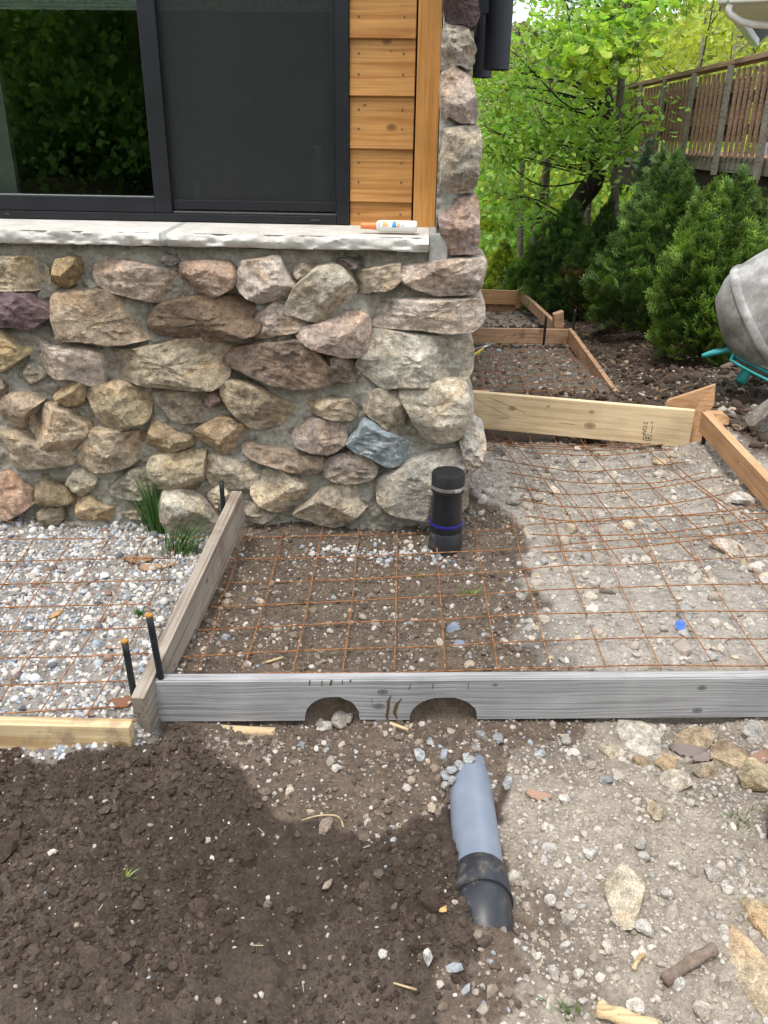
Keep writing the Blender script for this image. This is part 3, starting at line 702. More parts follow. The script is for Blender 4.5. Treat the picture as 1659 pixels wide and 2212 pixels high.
# left sash (outer track)
o1 = REC+.012
uS0, uS1 = Wl(333, 426, o1)[0], Wl(371, 445, o1)[0]; zS0, zS1 = zBi+.0015, Wl(150, 424, o1)[1]
sash = wbox('sash', uS0, uS1, REC-.03, o1, zS0, ZT, M_BLACK, win)
wbox('bottom_rail', uFL, uS0-.001, REC-.03, o1-.001, zS0, zS1, M_BLACK, sash)
wbox('glazing_bead', uFL, uS0-.002, REC-.028, REC-.004, zS1+.0005, zS1+.004, plain('pale_bead', (.3, .33, .32), .5), sash, .0005)
quadw('pane', [(uFL, REC-.014, zS1+.001), (uS0-.001, REC-.014, zS1+.001), (uS0-.001, REC-.014, ZT), (uFL, REC-.014, ZT)], M_GLASS, sash)
# right sash behind, with screen
uQ0 = uS1+.001; uQ1 = Wl(716, 300, REC-.01)[0]; zQ1 = Wl(550, 434, REC-.01)[1]; zQ0 = zBi+.0015
fs = wbox('screen_frame', uQ0, uRi-.002, REC-.022, REC-.004, zQ0+.013, zQ1, M_BLACK, win)
wbox('stile', uQ1, uRi-.002, REC-.022, REC-.0045, zQ1+.0005, ZT, M_BLACK, fs)
wbox('track', uQ0, uRi-.002, REC-.03, REC+.004, zQ0, zQ0+.007, plain('worn_track', (.12, .12, .125), .4, .3), win, .001)
wbox('insect_screen', uQ0-.002, uQ1+.002, REC-.0145, REC-.0135, zQ1-.004, ZT, M_SCREEN, fs, 0)
quadw('pane', [(uQ0, REC-.05, zQ1-.02), (uQ1+.002, REC-.05, zQ1-.02), (uQ1+.002, REC-.05, ZT), (uQ0, REC-.05, ZT)], M_GLASS, win)
# grille bars in the upper lights, blind behind
M_BAR = plain('grille_bar', (.09, .1, .095), .5)
zGB = Wl(450, 110, REC-.02)[1]
for (px, oo) in ((214, REC-.022), (523, REC-.058)):
    u = Wl(px, 12, oo)[0]; wbox('grille_bar', u-.011, u+.011, oo-.006, oo, zGB+.30-.12, ZT, M_BAR, win, .002)
def blind():
    zb = Wl(450, 24, REC-.09)[1]; n = 8; pts = []
    V, Fs = [], []
    k = 0
    zz = zb
    while zz < ZT:
        for (o, dz) in ((REC-.085, 0), (REC-.087, .006)):
            V += [w2(uFL, o, zz+dz), w2(uRi, o, zz+dz)]
        zz += .012
    Fs = [(2*i, 2*i+1, 2*i+3, 2*i+2) for i in range(len(V)//2-1)]
    return mobj('blind', pmesh('blind', V, Fs), plain('blind_fabric', (.82, .88, .84), .8), win)
blind()
# room behind the window
M_ROOM = plain('room_paint', (.22, .22, .21), .9); M_RED = plain('red_cloth', (.42, .06, .035), .8); M_BLUE = plain('blue_plastic', (.10, .22, .42), .35)
room = empty('room', w2(0, -1.5, 0)); room.parent = house; room.matrix_parent_inverse = WM[house.name].inverted(); room.matrix_basis = WM[room.name]
rz0 = ZS-.3
quadw('back_wall', [(UL, -4.2, rz0), (UC-.3, -4.2, rz0), (UC-.3, -4.2, 2.5), (UL, -4.2, 2.5)], M_ROOM, room)
quadw('room_floor', [(UL, REC-.1, rz0), (UC-.3, REC-.1, rz0), (UC-.3, -4.2, rz0), (UL, -4.2, rz0)], M_ROOM, room)
quadw('room_ceiling', [(UL, REC-.1, 2.502), (UC+.0, REC-.1, 2.502), (UC+.0, -7.5, 2.502), (UL, -7.5, 2.502)], M_ROOM, room)
quadw('room_side', [(UC-.3, REC-.1, rz0), (UC-.3, -4.2, rz0), (UC-.3, -4.2, 2.5), (UC-.3, REC-.1, 2.5)], M_ROOM, room)
quadw('room_side', [(UL, .0, -.3), (UL, -4.2, -.3), (UL, -4.2, 2.5), (UL, .0, 2.5)], M_ROOM, room)
up = Wl(38, 560, REC-.13)[0]
up = np.dot(P(0, 0, 1)*0, WU)+Wl(*C1(60, 900), REC-.13)[0]
wbox('interior_trim', uFL, up, REC-.16, REC-.13, zB-.1, ZT, M_WHITE, room)
def wblob(name, px, py, o, sx, sz, sy, mat, parent=None):
    c = Wl(px, py, o); me = box_me(name, sx, sy, sz, min(sx, sz)*.25)
    M = Matrix(((WU[0], -WN[0], 0, 0), (WU[1], -WN[1], 0, 0), (0, 0, 1, 0), (0, 0, 0, 1))); M.translation = Vector(w2(c[0], o, c[1]))
    return mobj(name, me, mat, parent, M)
zq = Wl(480, 433, REC-.16)[1]
wbox('inner_sill', uFL, UC-.31, REC-.35, REC-.10, zB-.02, zB+.035, M_WHITE, room)
ob = empty('water_bottle', w2(*[Wl(688, 430, REC-.2)[0], REC-.2, zB+.035]), 'blue plastic bottle standing inside the window behind the insect screen', 'bottle')
Mb = Matrix.Translation(Vector(w2(Wl(688, 430, REC-.2)[0], REC-.2, zB+.036)))
mobj('body', lathe_me('body', [(.034, 0), (.037, .004), (.037, .13), (.034, .16), (.016, .19), (.015, .2)], 24), M_BLUE, ob, Mb)
mobj('cap', lathe_me('cap', [(.017, .2), (.017, .225), (.015, .228)], 20), M_WHITE, ob, Mb)
bag = wblob('red_bundle', 482, 408, REC-.22, .13, .07, .09, M_RED); tag(bag, 'dark red bundle lying inside the window behind the insect screen', 'bundle')
vv = bag.data
for v in vv.vertices: v.co += Vector((0, 0, .02*math.sin(v.co.x*40)))
post = wblob('white_carton', 427, 402, REC-.2, .03, .10, .03, M_WHITE); tag(post, 'narrow white carton standing inside the window behind the insect screen', 'carton')
bag.location.z = zB+.036+.045; post.location.z = zB+.036+.051

# -- wood siding and trim
M_CEDAR = mat_wood('stained_cedar', (.46, .235, .075), (.35, .15, .04), 14, (), .5, bump=.2, contrast=.9)
M_CEDAR2 = mat_wood('stained_cedar_knotty', (.47, .24, .078), (.36, .152, .04), 18, ((.035, -.02, .013), (-.06, .05, .005)), .5, bump=.2, contrast=.8)
M_CEDAR3 = mat_wood('stained_cedar_top_knot', (.48, .245, .08), (.36, .152, .04), 17, ((.015, .075, .012), (.03, .045, .004)), .5, bump=.2, contrast=.85)
M_TRIM = mat_wood('stained_trim', (.53, .262, .08), (.45, .20, .05), 16, (), .42, bump=.12, contrast=.7)
M_NAIL = plain('nail_head', (.12, .1, .085), .5, .4)
siding = empty('siding', w2(.1, REC, ZS+.1)); siding.parent = house; siding.matrix_parent_inverse = WM[house.name].inverted(); siding.matrix_basis = WM[siding.name]
uA = W2(756, 300)[0]; uB = W2(893, 300)[0]; ys_s = [489, 436.5, 322, 208, 84, -40, -165, -290, -420]
zl = [W2(825, y)[1] for y in ys_s]
for i in range(len(zl)-1):
    z0, z1 = zl[i]+(0 if i else 0), zl[i+1]+.012
    wv = [(uA, REC-.015, z0), (uB, REC-.015, z0), (uB, REC+.015, z0), (uA, REC+.015, z0), (uA, REC-.015, z1), (uB, REC-.015, z1), (uB, REC+.004, z1), (uA, REC+.004, z1)]
    c = w2((uA+uB)/2, REC, (z0+z1)/2); M = Matrix(((WU[0], -WN[0], 0, c[0]), (WU[1], -WN[1], 0, c[1]), (0, 0, 1, c[2]), (0, 0, 0, 1)))
    loc = [(a-(uA+uB)/2, -(o-REC), z_-(z0+z1)/2) for (a, o, z_) in wv]
    bm = bmesh.new(); vs = [bm.verts.new(p) for p in loc]
    for f in ((0, 1, 2, 3), (4, 5, 6, 7), (0, 1, 5, 4), (1, 2, 6, 5), (2, 3, 7, 6), (3, 0, 4, 7)): bm.faces.new([vs[k] for k in f])
    bmesh.ops.bevel(bm, geom=bm.edges[:], offset=.0018, segments=2, affect='EDGES')
    pl = mobj('plank', bm_to('plank', bm), M_CEDAR2 if i == 2 else M_CEDAR3 if i == 3 else M_CEDAR, siding, M)
    for (fx) in (.14, .82):
        for fz in ((.36, .7) if i else (.45,)):
            un = uA+(uB-uA)*fx; zz = z0+(z1-z0)*fz; on = REC+.0155-.0108*fz
            mobj('nail', pmesh('nail', [w2(un+.0035*math.cos(k), on+.0012, zz+.0035*math.sin(k)) for k in np.linspace(0, 2*math.pi, 8, endpoint=False)], [tuple(range(8))]), M_NAIL, house)
# corner trim board (vertical grain) and black channel behind it
c0, c1 = W2(897, 300)[0], W2(946, 300)[0]; zt0 = W2(915, 492)[1]
Mt = Matrix(((0, WU[0], WN[0], 0), (0, WU[1], WN[1], 0), (1, 0, 0, 0), (0, 0, 0, 1))); Mt.translation = Vector(w2((c0+c1)/2, REC+.012, (zt0+2.5)/2))
mobj('corner_board', box_me('corner_board', 2.5-zt0, c1-c0, .036, .002), M_TRIM, siding, Mt)
wbox('flashing', c1+.001, UCL+.03, REC-.02, REC+.03, zt0-.01, 2.5, M_BLACK, siding, .002)
wbox('backing', uR+.001, UCL+.03, REC-.06, REC-.017, zB-.02, 2.5, M_BLACK, siding, .001)

# ------------------------------------------------------------------ wall lamps on the side wall
def wall_lamp(px_t, py_t, px_b, py_b, d, r, label, plate_px):
    b = P(px_b, py_b, d); h = .42
    lamp = empty('wall_lamp', b, label, 'lamp', 'black cylinder lamps on the side wall')
    M = Matrix.Translation(Vector(b))
    mobj('cylinder', lathe_me('cylinder', [(r*.9, .008), (r*.92, 0), (r, 0), (r, h), (r*.92, h), (r*.9, h-.008)], 36), M_LAMP, lamp, M)
    mobj('lens', lathe_me('lens', [(r*.88, .010), (r*.88, .014)], 30), plain('frosted_lens', (.3, .27, .22), .4), lamp, M)
    xw = UC+.005
    q = np.dot(b-WO, WU)
    M2 = Matrix(((WU[0], -WN[0], 0, 0), (WU[1], -WN[1], 0, 0), (0, 0, 1, 0), (0, 0, 0, 1)))
    M2.translation = Vector(b-WU*((q-xw)/2+r*.3)+np.array([0, 0, h*.52]))
    mobj('arm', box_me('arm', (q-xw)-r*.5, .05, .11, .003), M_LAMP, lamp, M2)
    M3 = M2.copy(); M3.translation = Vector(b-WU*(q-xw-.012)+np.array([0, 0, h*.52]))
    mobj('backplate', box_me('backplate', .02, .1, .15, .003), M_LAMP, lamp, M3)
wall_lamp(1090, -40, 1071, 151, 3.25, .045, 'black cylinder wall lamp nearer the wood corner trim, fully in front of the other lamp', None)
wall_lamp(1045, 20, 1041, 168, 4.4, .045, 'second black cylinder wall lamp half hidden behind the nearer one', None)

# ------------------------------------------------------------------ form boards
KN = lambda *a: tuple(a)
M_GREYW = mat_wood('weathered_lumber', (.325, .325, .33), (.235, .232, .232), 34,
    KN((-.52, .028, .011), (-.53, -.022, .012), (-.685, -.025, .006), (.40, .035, .010), (.66, -.035, .007), (.40, -.045, .011), (-.20, .05, .006), (.95, .0, .012)), .8, bump=.5)
M_GREYW2 = mat_wood('weathered_lumber_brown', (.33, .285, .235), (.21, .17, .135), 22, KN((.05, .02, .009), (-.3, -.02, .006)), .85, bump=.5, stain=((.2, .15, .11), 7))
M_PINE = mat_wood('fresh_pine', (.72, .57, .36), (.60, .44, .25), 12, KN((-.32, .03, .016), (.12, -.03, .022), (.12, .05, .012), (-.12, .06, .008), (.45, .02, .006)), .65, bump=.12, contrast=.75)
M_FIR = mat_wood('orange_fir', (.52, .315, .17), (.42, .225, .105), 20, KN((.25, .01, .006),), .7, bump=.2, contrast=.9)
M_FIR2 = mat_wood('brown_fir', (.43, .27, .17), (.32, .185, .105), 18, KN((.1, .01, .008),), .75, bump=.25, stain=((.16, .11, .075), 9))
M_CREAMW = mat_wood('raw_offcut', (.60, .46, .275), (.46, .31, .155), 14, KN((.25, -.01, .014),), .75, bump=.25, stain=((.25, .18, .12), 14))
M_STAKE = plain('painted_steel_stake', (.016, .02, .024), .55, .1, .4, 40, .5, .15); M_RUSTCAP = plain('rusty_stake_top', (.42, .21, .05), .85, 0, .2, 80, .4, .3)

# front board with two half-round notches
ztop = .037; A = G(325, 1463, ztop); B = G(1659, 1455, ztop); dirb = (B-A)/np.linalg.norm(B-A); B2 = A+dirb*2.35
Lb = 2.35; mid = (A+B2)/2
def front_board():
    h, t = .140, .038; Mf = frame_up(dirb, mid)                         # local x along, y back, z up
    nrm = np.array(Mf.col[1].to_3d()); ctr = mid - np.array([0, 0, h/2]); Mf.translation = Vector(ctr)
    fy = -t/2
    def lx(px, py):                                                        # pixel on the front face -> local x,z
        r = ray(px, py); o = ctr+nrm*fy; k = np.dot(o-CAM, nrm)/np.dot(r, nrm); p = CAM+r*k-ctr
        return np.dot(p, dirb), p[2]
    prof = []
    def arch(xa, xb, ya):
        x0 = lx(xa, 1562)[0]; x1 = lx(xb, 1562)[0]; zt = lx((xa+xb)/2, ya)[1]; n = 22; a = (x1-x0)/2
        for k in range(n+1):
            th = math.pi-math.pi*k/n; jx = random.uniform(-.0015, .0015)
            prof.append(((x0+x1)/2+a*math.cos(th)*(1+.0*math.sin(th))+jx, -h/2+(zt+h/2)*abs(math.sin(th))**.85+jx))
    prof.append((-Lb/2, -h/2)); arch(659, 777, 1505); arch(885, 1030, 1506); prof.append((Lb/2, -h/2))
    top = [(Lb/2, h/2), (-Lb/2, h/2)]
    outline = prof+top
    bm = bmesh.new(); fr = [bm.verts.new((x, -t/2, z_)) for x, z_ in outline]; bk = [bm.verts.new((x, t/2, z_)) for x, z_ in outline]
    n = len(outline)
    f1 = bm.faces.new(fr); f2 = bm.faces.new(bk[::-1])
    for i in range(n): bm.faces.new((fr[i], bk[i], bk[(i+1) % n], fr[(i+1) % n]))
    edges = [e for e in bm.edges if abs(e.verts[0].co.z-h/2) < 1e-6 and abs(e.verts[1].co.z-h/2) < 1e-6 and e.calc_length() > 1]
    bmesh.ops.bevel(bm, geom=edges, offset=.004, segments=3, affect='EDGES')
    bmesh.ops.triangulate(bm, faces=[f for f in bm.faces if len(f.verts) > 4])
    o = mobj('form_board', bm_to('form_board', bm), M_GREYW, None, Mf)
    tag(o, 'long grey weathered form board with two half-round notches cut in its underside', 'board')
    # saw scorches and splinters, thin marks on the front face
    mk = plain('saw_scorch', (.13, .085, .04), .85, 0, .1, 300, .5, .2)
    def mark(pts, wd):
        q = [lx(*C) for C in pts]; V, Fs = [], []
        for k, (x, z_) in enumerate(q):
            ww = wd*(1 if 0 < k < len(q)-1 else .3); V += [(x-ww/2, -t/2-.0006, z_), (x+ww/2, -t/2-.0006, z_+.001)]
        Fs = [(2*k, 2*k+1, 2*k+3, 2*k+2) for k in range(len(q)-1)]
        mobj('scorch_mark', pmesh('scorch_mark', V, Fs), mk, o, Mf)
    def c8(x, y): return ((900+.66305*x)/1.8228, (1950+.66305*y)/1.8228)
    for pts, wd in (([(965, 1190), (950, 1220), (948, 1270), (940, 1310), (946, 1345)], .009), ([(1030, 1205), (1000, 1240), (985, 1290), (1000, 1330)], .011),
                    ([(483, 1100), (480, 1130)], .014), ([(556, 1100), (553, 1135)], .009), ([(612, 1098), (605, 1130)], .02), ([(676, 1098), (675, 1125)], .008),
                    ([(725, 1095), (722, 1112)], .016), ([(1080, 1125), (1070, 1155)], .010), ([(1215, 1118), (1210, 1150)], .009), ([(850, 1205), (853, 1255)], .005), ([(1423, 1110), (1424, 1155)], .006)):
        mark([c8(*p) for p in pts], wd)
    return o
fb = front_board()
# left cross board
Lc0 = G(535, 1060, ztop); Lc1 = G(302, 1500, ztop)
a_ = P(512, 1060, 2.90); b_ = G(296, 1508, ztop)
lcb = board('form_board', b_, a_, .140, .038, M_GREYW2); tag(lcb, 'weathered brown cross board running from the front board to the stone wall', 'board')
# low board on the left and buried scrap
a_ = G(-160, 1552, -.022); b_ = G(283, 1562, -.030); o = board('form_board', a_, b_, .1, .038, M_CREAMW); tag(o, 'low pale raw-wood board in dark soil along the gravel bed', 'board')
a_ = G(432, 1570, -.112); b_ = G(594, 1578, -.118); o = board('wood_scrap', a_, b_, .06, .03, M_CREAMW); tag(o, 'short pale wood scrap half buried under the notched board', 'wood scrap')
# yellow riser board with corner gusset
DY = 4.66
yl = P(1008, 859, DY); yr = P(1504, 869, DY); zz = (yl[2]+yr[2])/2; yl[2] = zz+.003; yr[2] = zz-.003
yl2 = yl+(yl-yr)*.06
yb = board('form_board', yl2, yr, .215, .038, M_PINE, bev=.004); tag(yb, 'clean yellow pine riser board with a lumber stamp spanning the path', 'board')
# stamp: NO.2 in a small block
def stamp():
    M = WM[yb.name]; mk = plain('ink', (.05, .045, .04), .8)
    t = bpy.data.curves.new('stamp', 'FONT'); t.body = 'NO.2'; t.size = .032; t.align_x = 'CENTER'
    to = bpy.data.objects.new('tmp', t); COL.objects.link(to); dg = bpy.context.evaluated_depsgraph_get(); me = bpy.data.meshes.new_from_object(to.evaluated_get(dg)); bpy.data.objects.remove(to)
    Lx = (Vector(yr)-Vector(yl2)).length/2
    Ms = M @ Matrix.Translation((Lx-.235, -.0197, -.015)) @ Matrix.Rotation(R_(90), 4, 'X') @ Matrix.Rotation(R_(90), 4, 'Z')
    mobj('grade_stamp', me, mk, yb, Ms)
    V, Fs = [], []
    def rect(x0, z0, x1, z1):
        k = len(V); V.extend([(x0, -.0197, z0), (x1, -.0197, z0), (x1, -.0197, z1), (x0, -.0197, z1)]); Fs.append((k, k+1, k+2, k+3))
    cx = Lx-.225; z0 = -.085
    rect(cx-.022, z0, cx+.022, z0+.003); rect(cx-.022, z0+.03, cx+.022, z0+.033); rect(cx-.022, z0, cx-.019, z0+.033); rect(cx+.019, z0, cx+.022, z0+.033)
    rect(cx-.012, z0+.01, cx-.002, z0+.022); rect(cx+.003, z0+.008, cx+.012, z0+.02); rect(cx+.016, z0+.045, cx+.019, z0+.09)
    mobj('grade_stamp', pmesh('grade_stamp', V, Fs), mk, yb, M)
    # pencil lines
    V, Fs = [], []
    for (x0, z0, x1, z1) in ((-Lx+.12, .07, -Lx+.33, -.02), (-Lx+.2, .085, -Lx+.42, .01), (-Lx+.16, -.05, -Lx+.13, .02), (-.05, -.03, .04, -.033), (-.4, -.035, -.33, -.03)):
        k = len(V); V.extend([(x0, -.0195, z0), (x1, -.0195, z1), (x1, -.0195, z1+.002), (x0, -.0195, z0+.002)]); Fs.append((k, k+1, k+2, k+3))
    mobj('pencil_mark', pmesh('pencil_mark', V, Fs), mk, yb, M)
stamp()
def prism(name, pts_front, thick_vec, mat, label, cat, rough_top=False):
    n = len(pts_front); V = [Vector(p) for p in pts_front]+[Vector(p)+Vector(thick_vec) for p in pts_front]
    Fs = [tuple(range(n-1, -1, -1)), tuple(range(n, 2*n))]+[(i, (i+1) % n, n+(i+1) % n, n+i) for i in range(n)]
    bm = bmesh.new(); c = sum(V, Vector())/len(V); vs = [bm.verts.new(v-c) for v in V]
    for f in Fs: bm.faces.new([vs[k] for k in f])
    bmesh.ops.recalc_face_normals(bm, faces=bm.faces[:]); bmesh.ops.bevel(bm, geom=bm.edges[:], offset=.002, segments=1, affect='EDGES')
    o = mobj(name, bm_to(name, bm), mat, None, Matrix.Translation(c)); return tag(o, label, cat)
d2 = DY+.022
prism('wood_gusset', [P(1440, 866, d2), P(1544, 832, d2+.06), P(1541, 878, d2+.05), P(1521, 900, d2+.03), P(1521, 960, d2), P(1420, 980, d2), P(1410, 940, d2)], (0.02, .04, 0), M_FIR,
      'triangular orange wood gusset nailed behind the yellow board end', 'wood block')
prism('wood_block', [P(1528, 893, d2-.05), P(1562, 893, d2+.02), P(1576, 905, d2+.02), P(1574, 918, d2+.02), P(1540, 918, d2-.05)], (0.01, .06, -.0), M_FIR, 'small orange wood block behind the side rail', 'wood block')
# right side rail of the first slab
a_ = P(1525, 889, DY-.06); b_ = G(1680, 1052, a_[2]-.02); b_ = a_+(b_-a_)*1.7
o = board('form_board', b_, a_, .11, .045, M_FIR, bev=.003); tag(o, 'orange fir side rail running back to the yellow riser board', 'board')
# block left of the yellow board
o = board('wood_block', P(1012, 845, DY+.06), P(1057, 845, DY+.05), .045, .07, M_FIR2); tag(o, 'brown wood offcut lying on the yellow board beside the house', 'wood block')
# second slab: side board and riser
zt2 = -.225
a_ = G(1350, 870, zt2-.01); b_ = G(1232, 709, zt2); o = board('form_board', a_, b_, .14, .038, M_FIR2); tag(o, 'brown weathered side board beyond the yellow riser', 'board')
r0 = G(1016, 708, zt2); r1 = G(1228, 711, zt2); r0 = r0+(r0-r1)*.3
o = board('form_board', r0, r1, .14, .038, M_FIR2); tag(o, 'brown riser board at the middle of the side path', 'board')
zt3 = -.25
a_ = G(1213, 707, zt3); b_ = G(1124, 626, zt3+.02); o = board('form_board', a_, b_, .11, .045, M_FIR2); tag(o, 'narrow side board between the middle and last risers', 'board')
d4 = 10.35
r0 = P(1000, 625, d4); r1 = P(1118, 627, d4); r1[2] = r0[2] = (r0[2]+r1[2])/2; r0 = r0+(r0-r1)*.6
o = board('form_board', r0, r1, .165, .038, M_FIR); tag(o, 'last riser board at the far end of the path by the bushes', 'board')
r0b, r1b = r0.copy(), r1.copy(); r0b[2] -= .168; r1b[2] -= .168; r0b[1] += .06; r1b[1] += .06
o = board('form_board', r0b, r1b, .13, .038, M_FIR2); tag(o, 'lower brown board set behind the far riser', 'board')
prism('wood_stake', [P(1116, 628, d4-.02), P(1129, 622, d4-.02), P(1126, 664, d4-.02), P(1113, 667, d4-.02)], (0, .05, 0), M_FIR2, 'dark stake against the far riser end', 'stake')
prism('wood_stake', [P(1129, 619, d4+.05), P(1138, 618, d4+.05), P(1143, 655, d4+.05), P(1134, 655, d4+.05)], (0, .03, 0), M_CREAMW, 'thin pale stake behind the far corner of the form', 'stake')
q = P(1213, 700, 8.2); prism('wood_stake', [P(1197, 680, 8.25), P(1218, 673, 8.25), P(1218, 708, 8.25), P(1197, 708, 8.25)], (.0, .1, -.0), M_FIR2, 'short squared wood stake by the middle riser', 'stake')

# steel stakes
def stake(ptop, pbot_dir, L_, label, r=.0095, cap=True):
    top = np.array(ptop); bot = top+np.array(pbot_dir)/np.linalg.norm(pbot_dir)*L_
    e = empty('steel_stake', bot, label, 'stake', 'black steel form stakes')
    pts = [top+(bot-top)*t for t in np.linspace(0, 1, 9)]
    tube('rod', pts, r, M_STAKE, e, 12); 
    if cap: tube('mushroomed_top', [top+np.array([0, 0, .006]), top+np.array([0, 0, .004]), top-np.array([0, 0, .004])], [r*.8, r*1.12, r*1.0], M_RUSTCAP, e, 12)
    for k in (.25, .4, .55, .7):
        c = top+(bot-top)*k; tube('nail_hole', [c+np.array([0, -r*.99, 0]), c+np.array([0, -r*1.02, 0])], .0022, M_STAKE, e, 8)
stake(P(322, 1330, 2.03), (.012, 0, -.2), .30, 'steel stake with rusty top standing against the brown cross board behind the notched board')
stake(P(269, 1386, 2.03), (.012, -.012, -.2), .30, 'steel stake with rusty top at the outer corner of the cross board')
stake(P(478, 1040, 2.86), (.0, 0, -.2), .25, 'short steel stake beside the stone wall at the cross board end', .009, False)
stake(P(1180, 682, 8.05), (0, 0, -1), .28, 'steel stake just left of the squared wood stake', .012, False)
stake(P(1243, 668, 8.2), (0, 0, -1), .3, 'steel stake standing in mulch right of the squared wood stake', .012, False)
stake(P(1523, 935, DY-.05), (0, 0, -1), .3, 'steel stake under the orange corner gusset', .012, False)

# ------------------------------------------------------------------ welded wire mesh (each wire a part)
def sheet(label, rows, cols, conv, lift=.025, r=.0021):
    first = GG(*conv(*rows[0][0]), 0)
    e = empty('wire_mesh', first, label, 'wire mesh', 'rusty welded wire mesh sheets')
    for k, ln in enumerate(rows+cols):
        pts = np.array([GG(*conv(*p), lift+(.0035 if k >= len(rows) else 0)) for p in ln])
        if len(pts) > 2: pts = smooth_pts(pts, 6)
        else: pts = np.array([pts[0]+(pts[1]-pts[0])*t for t in np.linspace(0, 1, 14)])
        # smooth heights so that the stiff wire does not follow every pebble
        zz = pts[:, 2].copy(); ker = np.ones(5)/5; zp = np.pad(zz, 2, mode='edge'); zs = np.convolve(zp, ker, 'valid'); pts[:, 2] = zs
        pts[:, 2] += .002*np.sin(np.arange(len(pts))*.7+k)
        tube('wire', pts, r, M_RUST, e, 6)
D_ = lambda x, y: (x, y)
rowsA = [[(517,1163.5),(800,1154),(1042,1147),(1109,1138),(1250,1125),(1362,1118),(1720,1105)], [(494,1210),(800,1200),(1042,1190),(1280,1172),(1473,1159),(1720,1151)],
 [(470,1261),(800,1249),(1042,1237),(1228,1222),(1413,1216),(1720,1197)], [(440,1312),(800,1296),(1042,1283),(1246,1272),(1443,1265),(1740,1259)],
 [(420,1361),(800,1344),(1042,1333),(1265,1323),(1473,1321),(1750,1319)], [(395,1417),(800,1401),(1042,1391),(1283,1379),(1507,1379),(1750,1379)], [(560,1455),(800,1452),(1135,1445),(1302,1439),(1540,1438),(1750,1438)]]
c8 = lambda x, y: ((900+.66305*x)/1.8228, (1950+.66305*y)/1.8228)
colsA = [[c8(105,195), c8(45,385), c8(0,530), (470, 1300)], [c8(-30,640), c8(-90,800), c8(-150,960), c8(-190,1050)], [c8(325,190), c8(215,640), c8(80,1050)], [c8(560,180), c8(470,640), c8(383,1045)], [c8(775,170), c8(735,620), c8(678,1040)],
 [c8(1003,200), c8(995,610), c8(985,1040)], [c8(1227,180), c8(1258,600), c8(1287,1040)], [(1023,1117),(1042,1244),(1076,1447)], [(1105,1110),(1131,1226),(1191,1445)], [(1193,1110),(1228,1222),(1310,1441)],
 [(1276,1099),(1325,1229),(1369,1322),(1429,1443)], [(1366,1099),(1421,1218),(1473,1322),(1548,1445)], [(1455,1099),(1510,1211),(1577,1322),(1670,1450)], [(1540,1077),(1611,1203),(1720,1380)], [(1618,1081),(1700,1215)]]
sheet('rusty wire mesh over the brown soil behind the notched board', rowsA, colsA, D_)
rowsB = [[(90,960),(300,1000),(700,1022),(1110,985)], [(60,972),(280,1012),(720,1034),(1120,1000)], [(110,985),(360,1030),(760,1046),(1100,1015)], [(160,1045),(460,1062),(800,1075),(1150,1040)],
 [(215,1093),(480,1142),(700,1158),(1000,1140),(1240,1105)], [(265,1165),(480,1200),(800,1228),(1100,1210),(1330,1165)], [(285,1240),(560,1280),(850,1270),(1150,1230),(1420,1185)],
 [(330,1315),(560,1345),(850,1356),(1160,1330),(1500,1265)], [(360,1400),(700,1428),(1000,1405),(1400,1375),(1659,1325)], [(400,1497),(800,1503),(1150,1480),(1700,1405)], [(450,1590),(900,1570),(1300,1520),(1700,1470)]]
colsB = [[(150,918),(300,1100),(400,1290),(500,1480),(580,1640)], [(235,935),(370,1090),(520,1280),(640,1460),(740,1640)], [(370,960),(480,1140),(630,1330),(760,1500),(870,1640)], [(500,962),(600,1110),(760,1310),(900,1480),(1080,1660)],
 [(640,965),(760,1120),(930,1300),(1130,1490),(1300,1650)], [(780,965),(900,1110),(1110,1300),(1300,1480),(1470,1630)], [(920,970),(1060,1090),(1290,1250),(1500,1410),(1700,1590)], [(1080,1040),(1180,1140),(1400,1310),(1700,1480)]]
sheet('rusty wire mesh sagging over grey crushed stone below the yellow riser', rowsB, colsB, C6, .03, .0026)
rowsL = [[(-300,410),(0,408),(1225,405)], [(-300,548),(0,543),(1010,525)], [(-300,688),(0,680),(1020,655)], [(-300,828),(0,818),(900,795)], [(-300,975),(0,965),(950,930)], [(-300,1132),(0,1120),(885,1092)], [(-300,1295),(0,1280),(790,1252)], [(-300,1460),(0,1445),(765,1408)]]
colsL = [[(-25,430),(-300,820)], [(195,425),(60,620),(-120,900),(-300,1180)], [(415,428),(190,770),(0,1040),(-300,1470)], [(635,425),(400,790),(170,1120),(-60,1460)], [(850,410),(655,790),(455,1110),(215,1465)], [(1060,432),(935,690),(830,915),(715,1125),(510,1465)]]
sheet('rusty wire mesh lying on the pale pebble gravel bed', rowsL, colsL, C7, .022)
rowsC = [[(60,520),(330,470),(595,425)], [(60,560),(330,520),(625,465)], [(65,600),(360,560),(660,505)], [(70,640),(380,600),(700,545)], [(75,680),(400,648),(735,600)], [(85,715),(420,690),(780,650)], [(95,750),(440,730),(800,705)]]
colsC = [[(100,520),(125,610),(152,720)], [(190,515),(230,625),(270,755)], [(270,490),(325,610),(388,755)], [(350,478),(420,600),(505,755)], [(440,468),(530,600),(625,758)], [(528,420),(610,520),(700,650),(752,765)]]
sheet('rusty wire mesh inside the form beyond the yellow board', rowsC, colsC, C6, .06, .003)
rowsD = [[(100,292),(200,288),(300,290)], [(95,300),(200,306),(310,302)], [(90,325),(250,322),(340,318)], [(85,350),(250,348),(380,346)], [(85,372),(250,370),(420,370)]]
colsD = [[(120,285),(105,380)], [(180,285),(185,380)], [(240,285),(262,380)], [(300,285),(340,380)]]
sheet('rusty wire mesh in the last bay before the far riser', rowsD, colsD, C6, .06, .003)

